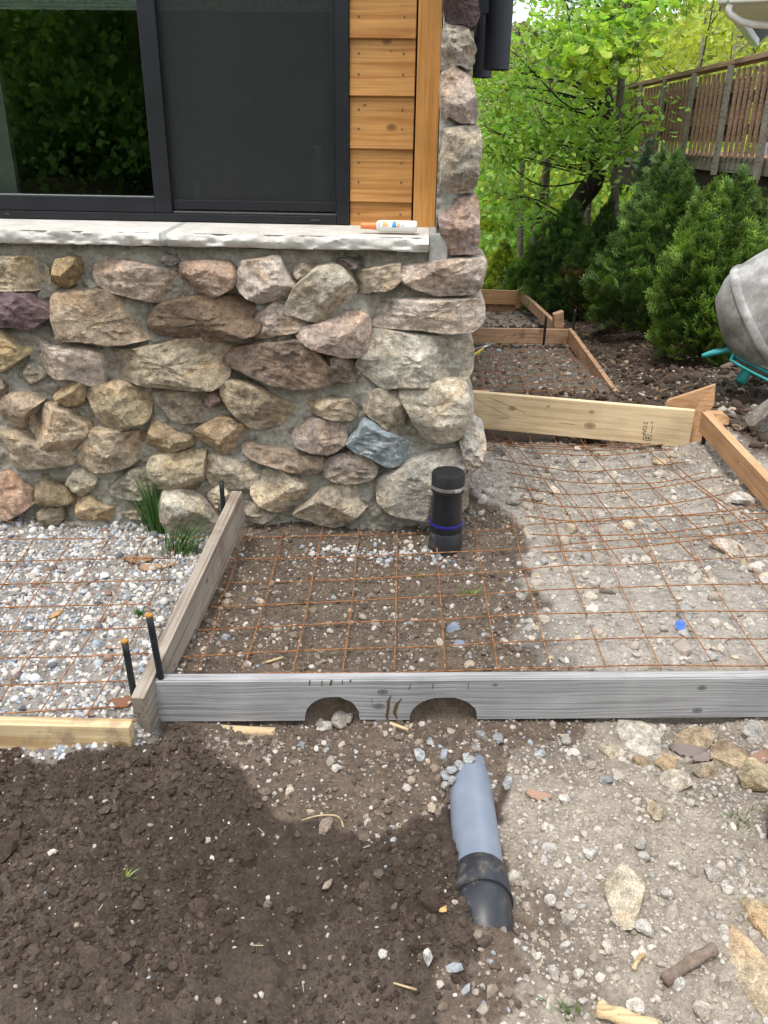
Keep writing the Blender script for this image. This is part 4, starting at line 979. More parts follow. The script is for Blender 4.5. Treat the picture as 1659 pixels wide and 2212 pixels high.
# ------------------------------------------------------------------ pipes
M_GREYP = NT('scuffed_sky_tinted_pipe'); _f = M_GREYP.noise(7, 6, None, .6); _g = M_GREYP.noise(5, 5, None, .65)
_c = M_GREYP.ramp(_f, [(.3, (.15, .18, .23)), (.6, (.19, .225, .285)), (.8, (.25, .29, .35))])  # blue-grey sky reflection of the dark glossy pipe, put into its base colour
_c = M_GREYP.mix(M_GREYP.ramp(M_GREYP.noise(38, 6, None, .75), [(.6, 0), (.68, .7)]), _c, (.26, .2, .14))
M_GREYP = M_GREYP.set(_c, .38, 0, .55)
ax = PIPE_A.copy(); bx_ = PIPE_B.copy(); ax[2] = -.080; bx_[2] = -.138
dirp = (bx_-ax)/np.linalg.norm(bx_-ax)
dp_ = empty('drain_pipe', (ax[0], ax[1], -.15), 'grey drain pipe lying in the dirt with a black elbow at its end', 'pipe')
def ring_tube(name, pts, rad, mat, parent, n=40): 
    o = tube(name, pts, rad, mat, parent, n); sharp(o.data, 40); return o
ring_tube('pipe', [ax+dirp*t for t in np.linspace(0, .43, 12)], .057, M_GREYP, dp_)
hb = NT('dirty_black_fitting'); hb = hb.set(hb.mix(hb.ramp(hb.noise(30, 6, None, .75), [(.52, 0), (.66, .55)]), (.02, .022, .028), (.17, .14, .105)), .42, 0, .5)
ring_tube('coupling', [ax+dirp*t for t in (-.062, -.06, .018, .024)], [.062, .0635, .0635, .0605], hb, dp_)
ring_tube('rib', [ax+dirp*t for t in (-.066, -.0655, -.059, -.058)], [.0635, .0655, .0655, .0635], hb, dp_)
el = []
for k in range(13):
    th = k/12*R_(85); dn = np.array([0, 0, -1.0]); perp = dn-dirp*np.dot(dn, dirp); perp /= np.linalg.norm(perp)
    el.append(ax-dirp*.06-dirp*math.sin(th)*.085+perp*(1-math.cos(th))*.085)
el.append(el[-1]+(el[-1]-el[-2])*4)
ring_tube('elbow', el, .0605, hb, dp_)
# buried line below the mesh, showing through the soil in patches
q0 = GG(997, 1470, -.052); q1 = GG(972, 1180, -.06); q0[2] = -.03-.075; q1[2] = -.03-.075
ring_tube('buried_pipe', [q0+(q1-q0)*t for t in np.linspace(0, 1, 8)], .057, M_GREYP, dp_)
# cleanout standpipe
cb = GG(975, 1160, 0); zc_top = 0
top = P(969, 1018, 2.86); base = np.array([top[0], top[1], -.06])
H_ = top[2]-base[2]
co_ = empty('cleanout_pipe', base, 'black upright drain cleanout with clamped rubber cap at the wall foot', 'pipe')
Mc = Matrix.Translation(Vector(base))
mobj('standpipe', lathe_me('standpipe', [(.0565, 0), (.0565, H_-.03)], 44), M_ABS, co_, Mc)
mobj('wye_socket', lathe_me('wye_socket', [(.052, .0), (.060, .01), (.064, .06), (.064, .075), (.0635, .135), (.0625, .137), (.057, .137)], 44), hb, co_, Mc)
zc = H_*.34
mobj('coupling', lathe_me('coupling', [(.057, zc-.045), (.0625, zc-.043), (.0625, zc+.043), (.057, zc+.045)], 44), M_ABS, co_, Mc)
mobj('primer_ring', lathe_me('primer_ring', [(.0575, zc+.0455), (.0632, zc+.045), (.0640, zc+.041), (.0632, zc+.036), (.0628, zc+.036)], 44), plain('blue_primer', (.018, .018, .16), .3, 0, .5), co_, Mc)
mobj('rubber_cap', lathe_me('rubber_cap', [(.058, H_-.075), (.0618, H_-.074), (.0618, H_-.008), (.058, H_-.001), (.05, H_), (.049, H_-.002), (.02, H_-.0025)], 44), plain('black_rubber', (.016, .016, .017), .55, 0, .35, 90, .4, .1), co_, Mc)
mobj('clamp', lathe_me('clamp', [(.0619, H_-.062), (.0632, H_-.0618), (.0632, H_-.0492), (.0619, H_-.049)], 44), M_STEEL, co_, Mc)
Mk = Mc @ Matrix.Rotation(R_(-62), 4, 'Z') @ Matrix.Translation((.066, 0, H_-.0555))
mobj('clamp_screw', box_me('clamp_screw', .010, .026, .011, .002), M_STEEL, co_, Mk)

# ------------------------------------------------------------------ spray bottle on the sill
def bottle():
    p0 = Wp(813, 489, -.03); p1 = Wp(901, 484, -.03)
    zt = zt_f*.6+zt_b*.4+.004
    a = np.array([*p0[:2], zt+.021]); b = np.array([*p1[:2], zt+.021]); d = b-a; Lb_ = np.linalg.norm(d); d /= Lb_
    e = empty('spray_bottle', (a+b)/2-np.array([0, 0, .021]), 'white spray bottle with orange cap lying on the limestone sill', 'bottle')
    M = frame_up(d, a)
    def ov(name, prof, mat):
        V, Fs = [], []; n = 32
        for (x, ry, rz) in prof:
            for k in range(n):
                th = 2*math.pi*k/n; V.append((x, ry*math.cos(th), rz*math.sin(th)))
        for i in range(len(prof)-1):
            for k in range(n): Fs.append((i*n+k, i*n+(k+1) % n, (i+1)*n+(k+1) % n, (i+1)*n+k))
        Fs += [tuple(range(n-1, -1, -1)), tuple((len(prof)-1)*n+k for k in range(n))]
        me = pmesh(name, V, Fs, True); sharp(me, 45); return mobj(name, me, mat, e, M)
    ov('body', [(0, .012, .012), (.002, .018, .016), (.012, .023, .0195), (.03, .024, .020), (Lb_-.01, .024, .020), (Lb_-.002, .022, .018), (Lb_, .019, .016)], plain('white_plastic', (.72, .71, .66), .3, 0, .5, 12, .08, 0))
    oc = plain('orange_plastic', (.75, .23, .06), .4, 0, .5, 20, .1, 0)
    ov('collar', [(-.012, .0125, .0125), (0.001, .0125, .0125)], oc); ov('spray_cap', [(-.055, .008, .008), (-.053, .0105, .0105), (-.012, .0118, .0118)], oc)
    # printed panels wrap the side that faces the room's front
    def panel(name, x0, x1, t0, t1, col):
        V, Fs = [], []; n = 6
        for i in range(n+1):
            th = R_(t0+(t1-t0)*i/n)
            for x in (x0, x1): V.append((x, -.0243*math.cos(th), .0203*math.sin(th)))
        Fs = [(2*i, 2*i+1, 2*i+3, 2*i+2) for i in range(n)]
        mobj(name, pmesh(name, V, Fs, True), plain('print_'+name+str(x0)[:5], col, .45, 0, .4, 30, .1, 0), e, M)
    panel('logo', .022, .040, 5, 55, (.85, .36, .12)); panel('label_band', .056, .070, -5, 55, (.02, .25, .62)); panel('label_band', .072, .082, 0, 30, (.80, .32, .10))
    panel('label_band', .072, .082, 32, 58, (.65, .62, .25)); panel('label_band', .085, .098, 5, 50, (.42, .55, .66)); panel('label_band', .044, .054, 20, 50, (.75, .6, .5)); panel('label_text', .008, .012, 5, 45, (.25, .3, .4))
bottle()

# ------------------------------------------------------------------ hammer
def hammer():
    e = empty('hammer', GG(1030, 770, .0), 'claw hammer with yellow handle lying on the wire mesh beside the house', 'hammer')
    a = GG(1000, 783, .06); b = GG(1044, 752, .075)
    tube('handle', [a+(b-a)*t for t in np.linspace(0, 1, 6)], [.016, .017, .015, .013, .013, .013], plain('yellow_fibreglass', (.75, .55, .06), .4), e, 12)
    hd = plain('worn_steel', (.35, .36, .37), .4, .8, .5, 40, .4, .1)
    c = b; s = P(1056, 747, math.hypot(b[0], b[1])+.02); t0 = P(1024, 757, math.hypot(b[0], b[1])+.02)
    tube('head', smooth_pts([t0, c+np.array([0, 0, .01]), s, s+(s-c)*.6-np.array([0, 0, .015])], 5), [.02, .02, .019, .018, .018, .017, .017, .017, .016, .015, .014, .012, .010, .008, .006, .005], hd, e, 12)
    tube('grip_end', [P(1010, 742, 7.25), P(1024, 744, 7.25)], .02, plain('black_grip', (.02, .02, .022), .6), e, 12)
hammer()

# ------------------------------------------------------------------ cement mixer
def mixer():
    dm = 5.75; c = P(1712, 668, dm); base = P(1600, 830, 5.55)
    e = empty('cement_mixer', (c[0], c[1], gh1(c[0], c[1])), 'grey cement mixer drum on a turquoise stand beside the evergreen hedge', 'cement mixer')
    dg = NT('cement_smeared_steel'); f = dg.noise(7, 6, None, .65); g = dg.noise(30, 4, dg.map((1, 1, 8)), .6)
    cc = dg.ramp(f, [(.36, (.22, .215, .205)), (.5, (.34, .335, .325)), (.62, (.5, .5, .49))]); cc = dg.mix(.5, cc, dg.mix(1, cc, dg.ramp(g, [(.35, .7), (.65, 1.15)]), 'MULTIPLY'))
    dg.bump(f, .2, .01); dm_ = dg.set(cc, .55, .1, .4)
    R = .40; axd = Vector((.62, -.35, .5)).normalized(); M = frame_from(axd.orthogonal().normalized(), axd.cross(axd.orthogonal().normalized()), axd, c)
    mobj('drum', lathe_me('drum', [(.05, -.40), (.18, -.39), (.29, -.35), (.36, -.26), (.383, -.205), (.396, -.203), (.403, -.19), (.403, -.165), (.398, -.152), (.392, -.15), (.40, -.05), (.40, .05), (.39, .1), (.33, .26), (.24, .42), (.22, .44), (.235, .445), (.215, .44), (.2, .42)], 60), dm_, e, M)
    tq = plain('turquoise_paint', (.03, .36, .36), .45, 0, .4, 14, .35, .05); gp = plain('galvanised_plate', (.42, .42, .4), .5, .3, .4, 20, .3, .05)
    t = lambda px, py, d: P(px, py, d)
    tube('leg', [t(1622, 785, 5.6), t(1598, 826, 5.5)], .032, tq, e, 16)
    tube('leg', [t(1760, 800, 5.6), t(1800, 850, 5.5)], .032, tq, e, 16); tube('leg', [t(1740, 780, 6.1), t(1745, 830, 6.1)], .032, tq, e, 16)
    tube('handle', smooth_pts([t(1517, 769, 5.6), t(1540, 760, 5.62), t(1575, 753, 5.65), t(1590, 742, 5.7)], 5), .013, tq, e, 10)
    tube('handle', smooth_pts([t(1517, 769, 5.6), t(1550, 762, 5.58), t(1578, 757, 5.58), t(1588, 765, 5.55)], 5), .013, tq, e, 10)
    tube('bracket', [t(1594, 740, 5.6), t(1584, 775, 5.55)], .022, tq, e, 10)
    tube('frame_bar', smooth_pts([t(1590, 757, 5.5), t(1580, 775, 5.5), t(1585, 782, 5.48), t(1640, 812, 5.42), t(1720, 850, 5.4)], 5), .009, tq, e, 10)
    tube('frame_bar', [t(1590, 771, 5.5), t(1655, 803, 5.45), t(1720, 835, 5.42)], .009, tq, e, 10)
    a, b = t(1596, 754, 5.5), t(1720, 815, 5.4); M2 = frame_up(Vector(b)-Vector(a), (Vector(a)+Vector(b))/2); mobj('guard_plate', box_me('guard_plate', np.linalg.norm(b-a), .02, .07, .004), gp, e, M2)
mixer()

# ------------------------------------------------------------------ dark bucket at the right edge
def bucket():
    q = GG(1752, 1835, 0); e = empty('bucket', q, 'blue-black plastic bucket standing on the crushed stone', 'bucket')
    bm_ = plain('blue_black_plastic', (.035, .05, .085), .35, 0, .5, 10, .3, 0); M = Matrix.Translation(Vector(q))
    mobj('pail', lathe_me('pail', [(.095, -.01), (.10, .0), (.112, .14), (.116, .142), (.116, .15), (.112, .151), (.108, .15), (.1, .035)], 40), bm_, e, M)
    tube('bail_handle', [q+np.array([.121*math.cos(a), .121*math.sin(a), .135-.085*abs(math.sin(a))]) for a in np.linspace(math.pi, 2*math.pi, 14)], .003, plain('yellow_wire', (.6, .45, .05), .5), e, 6)
bucket()

# ------------------------------------------------------------------ pebbles, clods and rocks
def ico(sub):
    bm = bmesh.new(); bmesh.ops.create_icosphere(bm, subdivisions=sub, radius=1); bm.verts.ensure_lookup_table()
    V = np.array([v.co[:] for v in bm.verts]); Fi = np.array([[v.index for v in f.verts] for f in bm.faces]); bm.free(); return V, Fi
I1, I2, I3 = ico(1), ico(2), ico(3)
def lump_templates(base, n, amp, seed, cuts=4, lo=.42, hi=.82):
    out = []
    for k in range(n):
        rg = np.random.default_rng(seed+k); V = base[0].copy()
        V *= 1+amp*fbm(V*1.3+seed+k*3.3, 3, seed+k)[:, None]
        for _ in range(cuts):
            d = rg.normal(size=3); d /= np.linalg.norm(d); lv = rg.uniform(lo, hi); s = V@d; V = V-np.maximum(0, s-lv)[:, None]*d
        out.append(V)
    return out
T1 = lump_templates(I1, 10, .18, 3, 3); T2 = lump_templates(I2, 10, .16, 40, 5); T2R = lump_templates(I2, 6, .10, 80, 1); T3 = lump_templates(I3, 14, .16, 120, 15, .38, .74); T2C = lump_templates(I2, 8, .38, 160, 3)
def rotm(n, tilt=1.0):
    a = rng.uniform(0, 2*math.pi, n); b = rng.uniform(-1, 1, n)*tilt; c = rng.uniform(-1, 1, n)*tilt
    ca, sa, cb, sb, cc, sc = np.cos(a), np.sin(a), np.cos(b), np.sin(b), np.cos(c), np.sin(c); Z = np.zeros(n); O = np.ones(n)
    Rz = np.stack([np.stack([ca, -sa, Z], 1), np.stack([sa, ca, Z], 1), np.stack([Z, Z, O], 1)], 1)
    Rx = np.stack([np.stack([O, Z, Z], 1), np.stack([Z, cb, -sb], 1), np.stack([Z, sb, cb], 1)], 1)
    Ry = np.stack([np.stack([cc, Z, sc], 1), np.stack([Z, O, Z], 1), np.stack([-sc, Z, cc], 1)], 1)
    return Rz@Rx@Ry
def scatter(name, pos, size, cols, tmpl, base, mat, flat=(.6, 1.0), tilt=.5, smooth=False, parent=None):
    """joined mass of small lumps"""
    n = len(pos); which = rng.integers(0, len(tmpl), n); Vs, Fs, Cs = [], [], []; offv = 0
    Rm = rotm(n, tilt); sc = np.stack([rng.uniform(.75, 1.35, n), rng.uniform(.75, 1.1, n), rng.uniform(*flat, n)], 1)*size[:, None]
    for k in range(len(tmpl)):
        ii = np.where(which == k)[0]
        if not len(ii): continue
        tv = tmpl[k]; V = np.einsum('nij,nvj->nvi', Rm[ii], tv[None]*sc[ii][:, None, :])+pos[ii][:, None, :]
        nv = len(tv); Fk = base[1][None]+(np.arange(len(ii))*nv)[:, None, None]+offv
        Vs.append(V.reshape(-1, 3)); Fs.append(Fk.reshape(-1, base[1].shape[1])); Cs.append(np.repeat(cols[ii], nv, 0)); offv += nv*len(ii)
    me = npmesh(name, np.vstack(Vs), np.vstack(Fs), np.vstack(Cs), smooth)
    return mobj(name, me, mat, parent)
PALS = {'bed': np.array([(.62,.6,.57),(.55,.53,.5),(.6,.56,.5),(.38,.4,.42),(.27,.32,.38),(.45,.47,.5),(.44,.41,.37),(.5,.45,.38),(.6,.59,.57),(.34,.36,.4),(.13,.13,.14),(.66,.65,.64),(.58,.56,.52),(.38,.35,.33),(.52,.5,.47),(.28,.18,.14)]),
        'grey': np.array([(.46,.42,.365),(.4,.365,.315),(.36,.32,.275),(.5,.46,.41),(.43,.38,.31),(.33,.32,.3),(.42,.35,.26),(.36,.31,.26)]),
        'dust': np.array([(.37,.325,.27),(.43,.385,.325),(.31,.27,.225),(.48,.44,.385),(.34,.29,.235),(.38,.36,.33)]),
        'soilpeb': np.array([(.42,.38,.33),(.33,.28,.23),(.25,.2,.16),(.48,.45,.41),(.27,.29,.31),(.2,.15,.115),(.36,.29,.22),(.17,.13,.1),(.24,.19,.15)]),
        'clod': np.array([(.064,.047,.037),(.078,.058,.046),(.05,.037,.029),(.092,.071,.056)]),
        'clod2': np.array([(.13,.1,.077),(.16,.125,.095),(.10,.077,.06),(.2,.16,.125)])}
def pick(pal, n): 
    c = PALS[pal][rng.integers(0, len(PALS[pal]), n)]; return c*rng.uniform(.82, 1.15, (n, 1))
def zpts(zone, n, box):
    x = rng.uniform(box[0], box[1], n); y = rng.uniform(box[2], box[3], n); zz = zone_of(x, y); m = np.isin(zz, zone); return x[m], y[m]
def lognorm(n, med, sig, lo, hi): return np.clip(med*np.exp(rng.normal(0, sig, n)), lo, hi)
def outside_boards(x, y):
    yq = yrel(x, y); return ~((yq > YB-.03) & (yq < YB+.02) & (x > A[0]-.05))
def lay(name, zone, n, box, pal, med, sig, lo, hi, tmpl, base, sink=.25, mat=M_PEB, smooth=False, flat=(.6, 1.0), mask=None):
    x, y = zpts(zone, n, box); m = outside_boards(x, y)
    dc = np.hypot(x-base_xy[0], y-base_xy[1]) > .07; m &= dc
    if mask is not None: m &= mask(x, y)
    x, y = x[m], y[m]; s = lognorm(len(x), med, sig, lo, hi)
    z = gh(x, y)+s*(.5-sink)*.6
    o = scatter(name, np.stack([x, y, z], 1), s, pick(pal, len(x)), tmpl, base, mat, flat, .5, smooth); return tag(o, kind='stuff')
base_xy = base[:2]
bedbox = (-2.2, -.3, 1.75, 3.15)
o = lay('gravel', ['bed'], 12500, bedbox, 'bed', .0060, .35, .003, .017, T1, I1, .2); tag(o, 'pale mixed pebble gravel filling the bed under the left mesh', 'gravel')
o = lay('gravel', ['bed'], 2200, bedbox, 'bed', .0092, .3, .005, .018, T2R, I2, .2, smooth=True); tag(o, 'larger rounded pebbles lying in the gravel bed', 'gravel')
sbox = (-.75, .95, 1.9, 3.3)
o = lay('gravel', ['slab'], 5200, sbox, 'soilpeb', .0040, .5, .002, .013, T1, I1, .3); tag(o, 'small stones scattered in the brown soil under the mesh', 'gravel')
o = lay('gravel', ['slab'], 330, sbox, 'soilpeb', .0095, .35, .006, .02, T2, I2, .25); tag(o, 'larger stones in the brown soil under the mesh', 'gravel')
x = rng.uniform(-.28, .28, 260); y = rng.normal(2.80, .045, 260); sz = lognorm(260, .0075, .35, .004, .014)
o = scatter('gravel', np.stack([x, y, gh(x, y)+sz*.3], 1), sz, pick('bed', 260)*.85, T2, I2, M_PEB); tag(o, 'band of grey and white gravel along the wall foot', 'gravel', kind='stuff')
o = lay('soil_clods', ['slab', 'tan', 'tan2'], 11500, (-.75, .95, .85, 3.3), 'clod2', .0042, .55, .002, .016, T1, I1, .3, M_CLOD, False); tag(o, 'brown crumbly soil lumps', 'soil')
cbox = (.1, 2.2, 1.95, 4.8)
o = lay('gravel', ['crush'], 9500, cbox, 'grey', .0062, .45, .003, .018, T1, I1, .3); tag(o, 'grey crushed stone under the sagging mesh', 'gravel')
o = lay('gravel', ['crush'], 750, cbox, 'grey', .017, .35, .008, .034, T2, I2, .35); tag(o, 'coarse broken stone chunks under the sagging mesh', 'gravel')
fbox = (.15, 1.5, .85, 2.08)
o = lay('gravel', ['front'], 14000, fbox, 'dust', .0030, .6, .0012, .012, T1, I1, .3); tag(o, 'fine crushed stone in front of the notched board', 'gravel')
o = lay('gravel', ['front'], 800, fbox, 'dust', .0072, .4, .004, .018, T2, I2, .34); tag(o, 'coarse stones in front of the notched board', 'gravel')
o = lay('gravel', ['tan', 'tan2'], 4600, (-.6, .8, .85, 2.03), 'soilpeb', .0042, .55, .002, .016, T1, I1, .25); tag(o, 'stones in the brown dirt around the notches', 'gravel')
o = lay('soil_clods', ['soil'], 30000, (-1.15, .45, .75, 1.92), 'clod', .0034, .6, .0015, .016, T1, I1, .38, M_CLOD, False, (.5, .9), lambda x, y: rng.uniform(size=len(x)) < np.clip(.45+1.1*fbm(xyz(x, y)*4.2, 3, 131), .08, 1)); tag(o, 'dark crumbly topsoil lumps', 'soil')
o = lay('soil_clods', ['soil'], 420, (-1.15, .45, .8, 1.9), 'clod', .011, .55, .006, .034, T2C, I2, .5, M_CLOD, False, (.5, .9), lambda x, y: rng.uniform(size=len(x)) < np.clip(.3+1.6*fbm(xyz(x, y)*4.2, 3, 131), .03, 1)); tag(o, 'big dark topsoil clods', 'soil')
o = lay('gravel', ['soil'], 900, (-1.15, .45, .8, 1.86), 'soilpeb', .0032, .5, .0015, .010, T1, I1, .2); tag(o, 'tiny pale stones sprinkled in the topsoil', 'gravel')
o = lay('gravel', ['seg2', 'seg3'], 3000, (0, 2.4, 4.6, 11), 'soilpeb', .010, .5, .004, .04, T1, I1, .35); tag(o, 'stones and dirt inside the far form bays', 'gravel')
mb = (1.0, 4.6, 2.6, 9.5)
o = lay('gravel', ['mulch'], 5200, mb, 'grey', .011, .5, .005, .04, T1, I1, .35, mask=lambda x, y: rng.uniform(size=len(x)) < np.clip(.75-(y-4.0)*.17, .06, 1)); tag(o, 'grey stones strewn over the dark bank', 'gravel')
o = lay('soil_clods', ['mulch'], 7000, mb, 'clod', .016, .5, .006, .05, T1, I1, .35, M_CLOD, True); tag(o, 'dark lumpy soil on the bank', 'soil')

o = lay('soil_clods', ['seg2', 'seg3'], 3000, (0, 2.4, 4.6, 11), 'clod2', .012, .5, .004, .04, T1, I1, .35, M_CLOD); tag(o, 'brown dirt lumps inside the far form bays', 'soil')
# leaf litter on the bank (uncountable)
def leaf_scatter(name, x, y, size, cols, mat, lift=.004):
    n = len(x); Rm = rotm(n, .5)
    tv = np.array([(0, -1, 0), (.38, -.3, .18), (.32, .5, .12), (0, 1, .05), (-.32, .5, .12), (-.38, -.3, .18), (0, 0, 0)], float)
    tf = np.array([(0, 1, 6), (1, 2, 6), (2, 3, 6), (3, 4, 6), (4, 5, 6), (5, 0, 6)])
    pos = np.stack([x, y, gh(x, y)+lift], 1)
    V = np.einsum('nij,nvj->nvi', Rm, tv[None]*size[:, None, None])+pos[:, None]
    Fk = tf[None]+(np.arange(n)*7)[:, None, None]
    return mobj(name, npmesh(name, V.reshape(-1, 3), Fk.reshape(-1, 3), np.repeat(cols, 7, 0), False), mat)
M_DRY = mat_leaf('dry_leaf', .2, .8)
DRY = np.array([(.26,.16,.095),(.33,.22,.14),(.2,.12,.075),(.4,.29,.2),(.28,.2,.16)])
x, y = zpts(['mulch'], 2800, (1.0, 5.5, 3.6, 10.5)); k = len(x)
o = leaf_scatter('leaf_litter', x, y, rng.uniform(.015, .045, k), DRY[rng.integers(0, 5, k)]*rng.uniform(.35, .85, (k, 1)), M_DRY, .01); tag(o, 'dead leaf litter on the dark bank', 'leaf litter', kind='stuff')

x, y = zpts(['soil', 'tan', 'slab'], 380, (-1.1, .6, .85, 3.0)); k = len(x)
def fibres(name, x, y):
    n = len(x); a = rng.uniform(0, 2*math.pi, n); L_ = rng.uniform(.004, .011, n); wd = rng.uniform(.0007, .0016, n); z = gh(x, y)+.004
    d = np.stack([np.cos(a), np.sin(a), rng.uniform(-.25, .25, n)], 1)*L_[:, None]; q = np.stack([-np.sin(a), np.cos(a), 0*a], 1)*wd[:, None]; c = np.stack([x, y, z], 1); up_ = np.array([0, 0, .0012])
    V = np.stack([c-d-q, c+d-q, c+d+q, c-d+q, c-d+up_, c+d+up_], 1).reshape(-1, 3); o6 = (np.arange(n)*6)[:, None, None]
    Fk = (np.array([(0, 1, 5, 4), (3, 4, 5, 2)])[None]+o6).reshape(-1, 4); cl_ = np.array([(.16, .11, .07), (.26, .19, .12), (.4, .33, .23), (.11, .08, .055), (.14, .1, .065)])[rng.integers(0, 5, n)]
    return mobj(name, npmesh(name, V, Fk, np.repeat(cl_, 6, 0), False), M_DRY)
o = fibres('bark_fibres', x, y); tag(o, 'tiny bark and straw fibres strewn over the soil', 'fibres', kind='stuff')
# individual rocks
def rock(px, py, wpx, hpx, col, label, group=None, asp=.62, seed=None, tm=None, rotz=None, tilt=.25, sink=.3):
    p = GG(px, py, 0); d = np.linalg.norm(p-CAM); sx = wpx/FPX*d/2; sy = hpx/FPX*d/2*1.25; sz = min(sx, sy)*asp*1.2
    k = rock.n; rock.n += 1
    tv = (tm or T3)[k % len(tm or T3)]
    rz = random.uniform(-.3, .3) if rotz is None else R_(rotz)
    V = tv*np.array([sx, sy, sz])*1.12
    me = npmesh('rock', V, (I3 if len(tv) == len(I3[0]) else I2)[1], None, True); sharp(me, 20)
    o = mobj('rock', me, M_STONE, None, Matrix.Translation(Vector((p[0], p[1], p[2]+sz*(1-2*sink)))) @ Matrix.Rotation(rz, 4, 'Z') @ Matrix.Rotation(random.uniform(-tilt, tilt), 4, 'X'), col)
    o.color = tuple((q*.6+sum(col)/3*.4*wq) for q, wq in zip(col, (1.08, 1, .88)))+(1,)
    tag(o, label, 'rock', group); return o
rock.n = 0
wh = (.62, .59, .54); gr = (.46, .43, .39); og = (.45, .32, .15); bl = (.33, .37, .4); tn = (.42, .33, .25)
rock(1345, 1950, 95, 110, (.52, .44, .31), 'large cream angular rock on the crushed stone right of the pipe', asp=.5)
rock(1412, 1757, 50, 62, (.47, .37, .23), 'tan wedge-shaped rock on crushed stone below the board', asp=.6)
rock(1640, 2000, 70, 90, (.5, .36, .18), 'orange-brown slab edge beside the thick stick', asp=.5)
rock(1645, 2140, 120, 190, (.45, .33, .19), 'big flat orange-stained bedrock slab at the ground', asp=.18, sink=.45)
rock(1655, 935, 110, 150, (.33, .3, .26), 'large grey boulder beside the orange side rail', asp=.9, sink=.25)
rock(1320, 1625, 90, 70, (.45, .38, .26), 'flat tan rock just below the notched board', asp=.3, sink=.4)
rock(1385, 1605, 120, 120, (.5, .46, .38), 'wide pale weathered rock slab touching the board', asp=.15, sink=.45)
rock(1500, 1600, 130, 90, (.40, .28, .15), 'orange layered rock slab under the board', asp=.3, sink=.42)
rock(1578, 1642, 90, 90, (.42, .31, .17), 'orange layered rock slab, lower neighbour of the brown leaves', asp=.35, sink=.4)
rock(1640, 1690, 90, 70, (.46, .34, .17), 'rusty yellow broken rock beside the bucket', asp=.5)
rock(1535, 1670, 80, 45, (.36, .28, .18), 'thin brown stone flake over paler stones', asp=.3)
rock(1470, 1690, 70, 50, (.42, .37, .29), 'tilted grey-tan stone flake by the brown leaf', asp=.4)
rock(1625, 1580, 60, 40, (.52, .5, .46), 'pale grey split stone close under the board', asp=.5)
rock(1385, 1650, 46, 36, (.45, .32, .16), 'small orange stone beside the flat tan rock', asp=.5)
rock(1440, 1655, 60, 45, (.48, .33, .15), 'orange cracked stone below the slab', asp=.4)
rock(700, 1790, 42, 52, (.36, .25, .19), 'reddish brown stone with a twig across it in topsoil', asp=.5)
rock(624, 1717, 26, 22, (.5, .42, .31), 'tan stone alone in the topsoil', asp=.7)
rock(577, 1961, 30, 26, (.3, .22, .16), 'small brown rounded clod-like stone in topsoil', asp=.7)
rock(707, 1915, 22, 26, (.36, .29, .21), 'small tan stone in the middle of the topsoil', asp=.7)
rock(924, 2068, 32, 34, (.55, .54, .52), 'white-grey stone at the lower topsoil edge', asp=.7)
rock(827, 2065, 30, 18, (.5, .48, .45), 'pale stone tucked against a big clod', asp=.6)
rock(115, 1843, 24, 16, wh, 'white chip in dark topsoil at far left', asp=.6)
rock(130, 1612, 30, 28, wh, 'white stone by the low pale board', asp=.7)
rock(1113, 1087, 44, 26, (.44, .4, .34), 'tan stone by the wall corner near the cleanout', asp=.6)
LOOSE = 'loose stones on the crushed gravel'
LAND = [(1345, 1950, 'the large cream rock'), (1412, 1757, 'the tan wedge rock'), (1490, 2090, 'the thick stick'), (1340, 2200, 'the split firewood'), (1090, 1950, 'the black elbow'), (1163, 1722, 'the reddish leaf'), (1680, 1800, 'the bucket'), (1640, 2000, 'the orange slab edge')]
for (px, py, a, b, c) in [(1382,1825,26,24,gr),(1187,1947,22,22,wh),(1228,1990,26,22,gr),(1275,1848,30,24,wh),(1540,1890,34,32,gr),(1440,1935,26,20,gr),(1310,2050,22,24,gr),(1500,2070,24,30,gr),(1460,2125,30,24,gr),(1175,1790,20,18,gr),(1220,1600,24,30,gr),(1455,1870,24,16,gr),
                          (1310,1690,26,18,bl),(1220,1730,24,20,wh),(1570,1920,24,20,gr),(1390,2010,34,30,gr),(1330,1995,24,20,gr),(1250,2110,26,22,wh),(1195,2100,22,22,gr),(1560,2010,20,20,gr),(1600,1880,20,26,gr),(1370,2180,34,30,wh),(1430,2200,30,24,gr),(1520,2190,34,38,gr)]:
    near = min(LAND, key=lambda q: (q[0]-px)**2+(q[1]-py)**2)[2]
    rock(px, py, a, b, c, 'loose %s stone on crushed stone, close to %s' % ({wh: 'whitish', gr: 'grey', bl: 'bluish'}[c], near), LOOSE, .65, tm=T2, sink=.28)
for (px, py, a, b, c) in [(905,1630,22,30,bl),(930,1605,16,24,bl),(960,1680,24,26,bl),(962,1700,20,20,bl),(975,1665,22,16,bl),(1095,1690,18,30,bl),(1165,1630,26,18,bl),(1075,1597,22,34,bl),(1040,1590,20,20,bl),(985,1745,28,16,bl),(1012,1640,26,24,bl),(1030,1618,22,20,bl),(992,1660,24,22,bl),(978,1690,22,20,bl)]:
    rock(px, py, a, b, c, 'blue-grey crushed stone on the %s side of the grey pipe' % ('dark soil' if px < 1000 else 'pale gravel'), 'blue-grey stones by the pipe', .6, tm=T2, sink=.28)
for (px, py, a, b, c) in [(705,1530,24,20,gr),(730,1545,40,34,(.33,.29,.26)),(690,1555,20,22,gr),(752,1555,22,30,gr)]:
    rock(px, py, a, b, c, 'grey stone under the smaller notch', 'stones under the smaller notch', .7, tm=T2)
